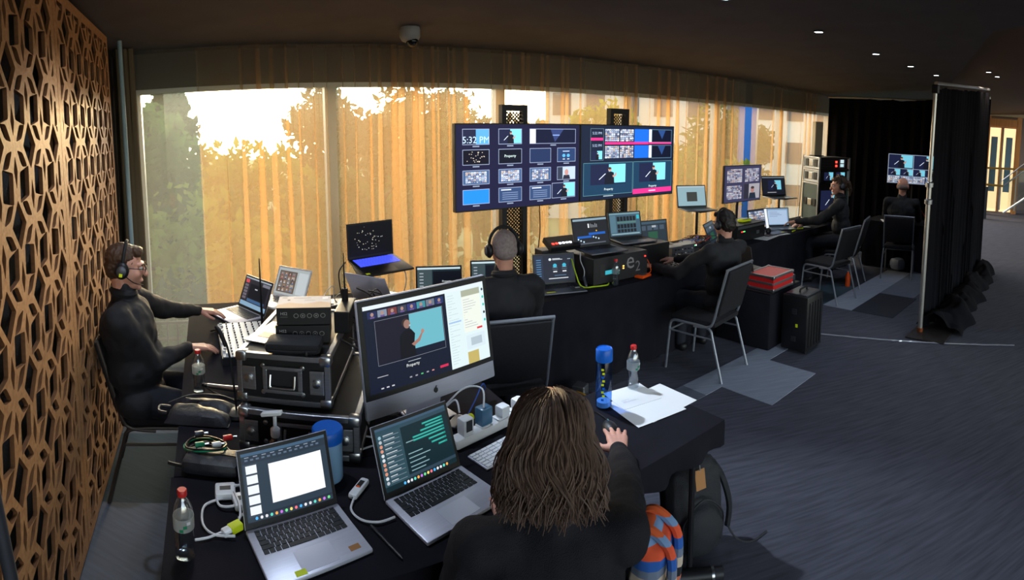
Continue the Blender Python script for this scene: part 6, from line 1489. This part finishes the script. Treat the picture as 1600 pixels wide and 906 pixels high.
def person(label, loc, rz, s=1.05, lean=.05, hyaw=0.0, hpitch=0.0, hands=(None, None), hair='short', hairm='hair_brown', skin='skin', top='jacket', wide=1.0, voxel=.006, hand_up=None, legs=True, fs=(None, None), arm=1.0, hunch=.0, curl=.35, collar=True, hroll=0.0, knee=.0, neckh=.22):
    t = thing('person', label, 'person', loc, rz); inv = (Matrix.Translation(loc) @ Matrix.Rotation(rz, 4, 'Z')).inverted()
    V = Vector; D = V((0, math.sin(lean), math.cos(lean))); X = V((1, 0, 0)); pel = V((0, -.02, .565)) * s; N = pel + D * .52 * s; D2 = V((0, math.sin(lean + hunch), math.cos(lean + hunch)))
    HC = N + D2 * .075 * s + V((0, .02, .10)) * s; HM = Matrix.Translation(HC) @ Matrix.Rotation(hyaw, 4, 'Z') @ Matrix.Rotation(hpitch, 4, 'X') @ Matrix.Rotation(hroll, 4, 'Y') @ Matrix.Scale(s, 4); H = lambda x, y, z: HM @ V((x, y, z))
    HR_ = (Matrix.Rotation(hyaw, 3, 'Z') @ Matrix.Rotation(hpitch, 3, 'X') @ Matrix.Rotation(hroll, 3, 'Y')).to_euler()
    he = lambda c, r: ('e', H(*c), tuple(q * s for q in r), HR_)
    body = [he((0, -.015, .025), (.075, .093, .088)), he((0, .028, -.03), (.061, .066, .084)), he((0, .038, -.088), (.044, .048, .034)), he((.03, .055, -.03), (.028, .03, .03)), he((-.03, .055, -.03), (.028, .03, .03)), he((0, .075, .022), (.052, .022, .014)),
            ('c', H(0, .088, .008), H(0, .112, -.03), .009 * s, .0135 * s), he((0, .088, -.066), (.024, .012, .012)), he((0, .078, -.105), (.02, .018, .016)), ('c', N - D * .03 * s, H(0, -.025, -.055), .054 * s, .051 * s)]
    for sx in (-1, 1): body.append(he((sx * .077, -.012, -.012), (.011, .022, .033)))
    ch = pel + D * .35 * s; ab_ = pel + D * .17 * s; rot = (-lean, 0, 0)
    tor = [('e', ch, (.175 * s * wide, .115 * s * wide, .185 * s), rot), ('e', ab_, (.160 * s * wide, .125 * s * wide, .17 * s), rot), ('e', pel, (.178 * s * wide, .145 * s, .115 * s))]
    SH = [N - D * .055 * s + X * sx * .172 * s * (.5 + .5 * wide) + V((0, -.005, 0)) for sx in (-1, 1)]; tor.append(('c', SH[0], SH[1], .068 * s, .068 * s)); tor.append(('c', N - D * .07 * s, N + (HC - N) * neckh, .09 * s, .064 * s))
    body += [('c', pel, N - D * .10 * s, .10 * s, .07 * s), ('c', SH[0], SH[1], .05 * s, .05 * s)]; sleeves = []; outw = []
    for i, sx in enumerate((-1, 1)):
        tgt = hands[i]; W = (inv @ V(tgt)) if tgt is not None else V((sx * .17 * s, .42 * s, .80))
        E_, W = ik(SH[i], W, .30 * s * arm, .265 * s * arm, V((sx * .55, -.25, -1)))
        f = (inv.to_3x3() @ V(fs[i])) if fs[i] is not None else V(((W - E_).x, (W - E_).y, -.08)); f.normalize()
        body += [('c', SH[i], E_, .042 * s, .034 * s), ('c', E_, W, .034 * s, .024 * s)] + hand_prims(W, f, V((0, 0, 1)), V((-sx, 0, 0)), s * 1.05, curl)
        sleeves += [('c', SH[i], E_, .070 * s * (.6 + .4 * wide), .060 * s), ('c', E_, W.lerp(E_, .06), .060 * s, .038 * s)]; outw.append((E_, W))
    leg = []; foot = []
    for sx in (-1, 1):
        hp = pel + X * sx * .09 * s; kn = V((sx * .13 * s, .40 * s + knee, .52 * s)); an = V((sx * .13 * s, (.38 + knee) * s, .10)); body += [('c', hp, kn, .07 * s, .05 * s), ('c', kn, an, .048 * s, .035 * s)]
        leg += [('c', hp, kn, .095 * s, .068 * s), ('c', kn, an, .066 * s, .052 * s)]; foot.append([('c', an + V((0, -.03, -.045)), an + V((0, .14, -.058)), .046, .038)])
    blob('body', body, M[skin], t, voxel=voxel, smooth=3)
    blob('jacket' if top == 'jacket' else 'sweater', tor + sleeves, M[top], t, voxel=.009, smooth=8, nz=.012, nf=8.5, seed=len(label))
    if collar: MB().tube(crom([N + (HC - N) * neckh + V((.057 * s * math.cos(a), .057 * s * math.sin(a) * .95 - .004, -.016 + .010 * math.sin(-a))) for a in [k * 2 * PI / 12 for k in range(12)]], 3, True), .024, 8, closed=True).build('collar', M[top], t, True)
    blob('trousers', leg + [('e', pel, (.172 * s * wide, .14 * s, .12 * s))], M['trousers'], t, voxel=.011, smooth=6, nz=.006, nf=9)
    for f_ in foot: blob('shoe', f_, M['shoe'], t, voxel=.01, smooth=4)
    for sx in (-1, 1):
        e = MB(); e.ell(H(sx * .03, .082, .004), (.012 * s,) * 3); e.build('eye', M['eye'], t, True); e = MB(); e.ell(H(sx * .031, .0925, .004), (.006 * s, .003 * s, .006 * s)); e.build('iris', M['lens'], t, True)
        MB().tube(crom([H(sx * .015, .096, .024), H(sx * .03, .096, .029), H(sx * .047, .085, .024)], 3), .004 * s, 6).build('eyebrow', M[hairm], t, True)
    MB().tube(crom([H(-.022, .092, -.067), H(0, .0985, -.066), H(.022, .092, -.067)], 3), .003 * s, 6).build('lips', mat('lips', rgb(176, 108, 98), .5), t, True)
    if hair in ('short', 'pony'):
        hp_ = [he((0, -.028, .040), (.082, .094, .085)), he((0, -.05, -.01), (.077, .068, .075)), he((0, .045, .085), (.058, .040, .030))]
        if hair == 'pony': hp_ += [he((0, -.03, .04), (.084, .10, .088)), ('c', H(0, -.115, .03), H(0, -.145, .01), .022, .03), ('c', H(0, -.145, .01), H(.0, -.165, -.08), .035, .03), ('c', H(0, -.165, -.08), H(.01, -.15, -.16), .03, .01)]
        blob('hair', hp_, M[hairm], t, voxel=.006, smooth=2, nz=.007, nf=42, seed=3)
    elif hair == 'buzz': blob('hair', [he((0, -.022, .028), (.0765, .089, .0875)), he((0, -.045, -.01), (.074, .063, .065))], M[hairm], t, voxel=.006, smooth=2)
    elif hair == 'fringe': blob('hair', [he((0, -.048, -.015), (.0775, .064, .05))], M[hairm], t, voxel=.006, smooth=2)
    return dict(t=t, HM=HM, H=H, s=s, inv=inv, loc=loc, rz=rz, N=N, arms=outw)
def headphones(p, label, light=None, boom=True, side=1, m='black'):
    t = thing('headphones', label, 'headphones', p['loc'], p['rz']); H = p['H']; s = p['s']
    MB().tube(crom([H(.094 * math.cos(a), -.012, .015 + .118 * math.sin(a)) for a in [k * PI / 8 for k in range(9)]], 3), .0095 * s, 8).build('headband', M['rubber'], t, True)
    for sx in (-1, 1):
        e = MB(); e.T = p['HM'] @ Matrix.Translation((sx * .094, -.012, -.008)); e.ell((0, 0, 0), (.024, .040, .046)); e.build('ear_cup', M[m], t, True); e = MB(); e.T = p['HM'] @ Matrix.Translation((sx * .116, -.012, -.008)); e.ell((0, 0, 0), (.006, .026, .030)); e.build('cup_cap', M['spacegrey'], t, True)
        if light: e = MB(); e.T = p['HM'] @ Matrix.Translation((sx * .121, -.012, -.026)); e.box((0, 0, 0), (.004, .018, .018), bev=.001); e.build('cup_light', M[light], t)
    if boom: MB().tube(crom([H(side * .105, .01, -.03), H(side * .10, .06, -.06), H(side * .06, .105, -.075)], 4), .003, 6).build('microphone_boom', M['rubber'], t, True)
    return t
# man in glasses at the left table, in profile
m1 = person('man in glasses and headphones in a black jacket, working at the left table', rm(-.43, 3.12), AX - R_(90), s=1.065, lean=-.12, hyaw=R_(2), hpitch=R_(-10), hands=(rm(-.04, 3.86, .815), rm(-.16, 3.26, .80)), fs=(E1 + E2 * .1 + Vector((0, 0, -.15)), E1 + E2 * .2 + Vector((0, 0, -.12))), hair='short', hairm='hair_brown', wide=1.32, voxel=.005, curl=.28, hunch=.2, knee=-.06, arm=1.1, neckh=.3)
headphones(m1, 'black headphones with a lime patch on the man in glasses', light='yellow', boom=True, side=1)
g = thing('eyeglasses', 'thin black eyeglasses on the man at the left table', 'glasses', m1['loc'], m1['rz']); H = m1['H']
for sx in (-1, 1):
    MB().tube([H(sx * .032 + .023 * math.cos(a), .108, .002 + .018 * math.sin(a)) for a in [k * 2 * PI / 14 for k in range(14)]], .0022, 6, closed=True).build('rim', M['black'], g, True)
    MB().tube(crom([H(sx * .055, .107, .006), H(sx * .076, .06, .008), H(sx * .083, -.01, .004)], 3), .0022, 6).build('temple', M['black'], g, True)
MB().tube([H(-.009, .109, .004), H(.009, .109, .004)], .0022, 6).build('bridge', M['black'], g)
t = thing('jacket_badge', 'white badge on the jacket of the man in glasses', 'badge', m1['loc'], m1['rz']); b = MB(); b.T = Matrix.Translation(m1['N'] + Vector((.14, .105, -.10))); b.box((0, 0, 0), (.05, .008, .028), (R_(24), 0, R_(-38)), bev=.002); b.build('patch', M['white'], t); b = MB(); b.T = Matrix.Translation(m1['N'] + Vector((.14, .1095, -.10))); b.box((0, 0, 0), (.026, .006, .012), (R_(24), 0, R_(-38))); b.build('print', M['spacegrey'], t)
# grey-haired man, seen from behind
m2 = person('grey-haired man in a black jacket seen from behind, left of the processor box', rm(1.74, 2.99), AX - R_(16), s=1.03, lean=.04, hyaw=R_(4), hpitch=R_(-6), hair='buzz', hairm='hair_grey', skin='skin2', wide=1.12, voxel=.007)
headphones(m2, 'large black headphones on the grey-haired man', boom=False)
# dark-haired man at the control surface
m3 = person('dark-haired man in a black jacket reaching over the control surface', rm(3.90, 2.97), AX - R_(8), s=.99, lean=-.02, hyaw=R_(4), hpitch=R_(-12), hands=(rm(3.62, 3.55, .80), rm(3.90, 3.58, .81)), fs=(-E1 * .2 + E2, -E1 * .5 + E2 * .8), hair='short', hairm='hair_dark', wide=1.12, voxel=.006, arm=1.22)
headphones(m3, 'black headphones with a grey disc on the dark-haired man', boom=False)
E_, W_ = m3['arms'][1]; t = thing('wrist_watch', 'black watch on the dark-haired man\'s right wrist', 'watch', m3['loc'], m3['rz']); q = W_.lerp(E_, .16); d = (E_ - W_).normalized(); MB().tube([q - d * .011, q + d * .011], .041, 14).build('strap', M['rubber'], t, True); MB().box(q + Vector((0, 0, .038)), (.034, .034, .012), bev=.004).build('watch_face', M['lens'], t)
# ponytailed woman at the far right table
m4 = person('woman with a ponytail in a black top reaching to the small laptop', rm(7.10, 3.34), AX + R_(22), s=1.09, lean=.10, hyaw=R_(28), hpitch=R_(-8), hands=(rm(6.66, 3.82, .86), rm(6.92, 3.86, .80)), hair='pony', hairm='hair_brown', wide=1.0, voxel=.007, arm=1.1)
headphones(m4, 'black headset on the ponytailed woman', boom=False)
# bald man by the pole
m5 = person('bald man in a black T-shirt facing away beside the pole', Vector((5.43, 6.49, 0)), R_(-44), s=1.08, lean=.02, hpitch=R_(-8), hair='fringe', hairm='hair_grey', skin='skin', wide=1.15, voxel=.008, collar=False)
# woman in the foreground, seen from behind and above
WL = Vector((.10, 1.22, 0)); WRZ = R_(4)
w0 = person('long-haired woman in a charcoal sweater seen from behind, hand on the mouse', WL, WRZ, s=1.005, lean=.24, hyaw=R_(10), hpitch=R_(-18), hroll=R_(4), hands=((-.02, 1.70, .79), (.440, 2.175, .785)), fs=((-.1, 1, -.1), (.08, 1, .02)), hair='none', hairm='hair_brown', top='knit', wide=1.10, voxel=.0045, arm=1.24, curl=.12, collar=True, neckh=.34)
H = w0['H']; rr = random.Random(4)
blob('hair_base', [('e', H(0, -.025, .035), (.084, .102, .090)), ('e', H(0, -.055, -.03), (.088, .072, .10)), ('e', H(0, -.06, -.065), (.094, .058, .07))], M['hair_long'], w0['t'], voxel=.008, smooth=3, nz=.006, nf=30)
mb = MB(); HMi = w0['HM']
for k in range(2100):
    ph = rr.uniform(R_(-222), R_(42)); side = 1 if math.cos(ph) > 0 else -1       # azimuth round the head, -90 deg = straight back
    th0 = rr.uniform(.03, .8); L = rr.uniform(.80, 1.12); wv = rr.uniform(.004, .016); wp = rr.random() * 6.28; lay = rr.uniform(.97, 1.08); pts = []; rad = []; r0 = rr.uniform(.0018, .0038)
    part = Vector((.008 + .010 * side, rr.uniform(-.06, .055), 0)); n = 14; fl_ = rr.uniform(.10, .30); cl_ = rr.uniform(-.02, .03)
    for i in range(n):
        u = i / (n - 1) * L
        if u < .45:
            q = u / .45; th = th0 * (1 - q) + q * R_(100); x = .090 * lay * math.sin(th) * math.cos(ph) + part.x * (1 - q); y = -.025 + .106 * lay * math.sin(th) * math.sin(ph) + part.y * (1 - q) * .6; z = .035 + .095 * lay * math.cos(th)
        else:
            q = (u - .45) / .55; f_ = 1.0 + fl_ * math.sin(min(1, q * 1.1) * PI * .62); x = .090 * lay * f_ * math.cos(ph) * 1.04; y = -.025 + .106 * lay * math.sin(ph) * (.98 + .08 * q) + cl_ * q * q; z = .035 - .0165 - q * .140
        w_ = wv * min(1, u * 1.6) * (1 + .6 * u); x += w_ * math.sin(u * 9 + wp); y += w_ * .7 * math.cos(u * 8 + wp * 1.7)
        pts.append(HMi @ Vector((x, y, z))); rad.append(r0 * (1 - .6 * (i / (n - 1)) ** 3))
    mb.tube(pts, rad, 4, cap=False)
o = mb.build('hair', M['hair_long'], w0['t'], True); o['kind'] = 'stuff'
MB().tube(crom([H(.010, .06, .115), H(.009, .01, .131), H(.008, -.04, .131), H(.006, -.07, .122)], 4), .0042, 6).build('parting', M['skin'], w0['t'], True)
E_, W_ = w0['arms'][0]
t = thing('hair_tie', 'dark bracelet on the woman\'s left wrist', 'bracelet', WL, WRZ); q = W_.lerp(E_, .05); d = (E_ - W_).normalized(); MB().tube([q - d * .004, q + d * .004], .030, 14).build('band', M['rubber'], t, True)
bpy.data.scenes.remove(SCR)
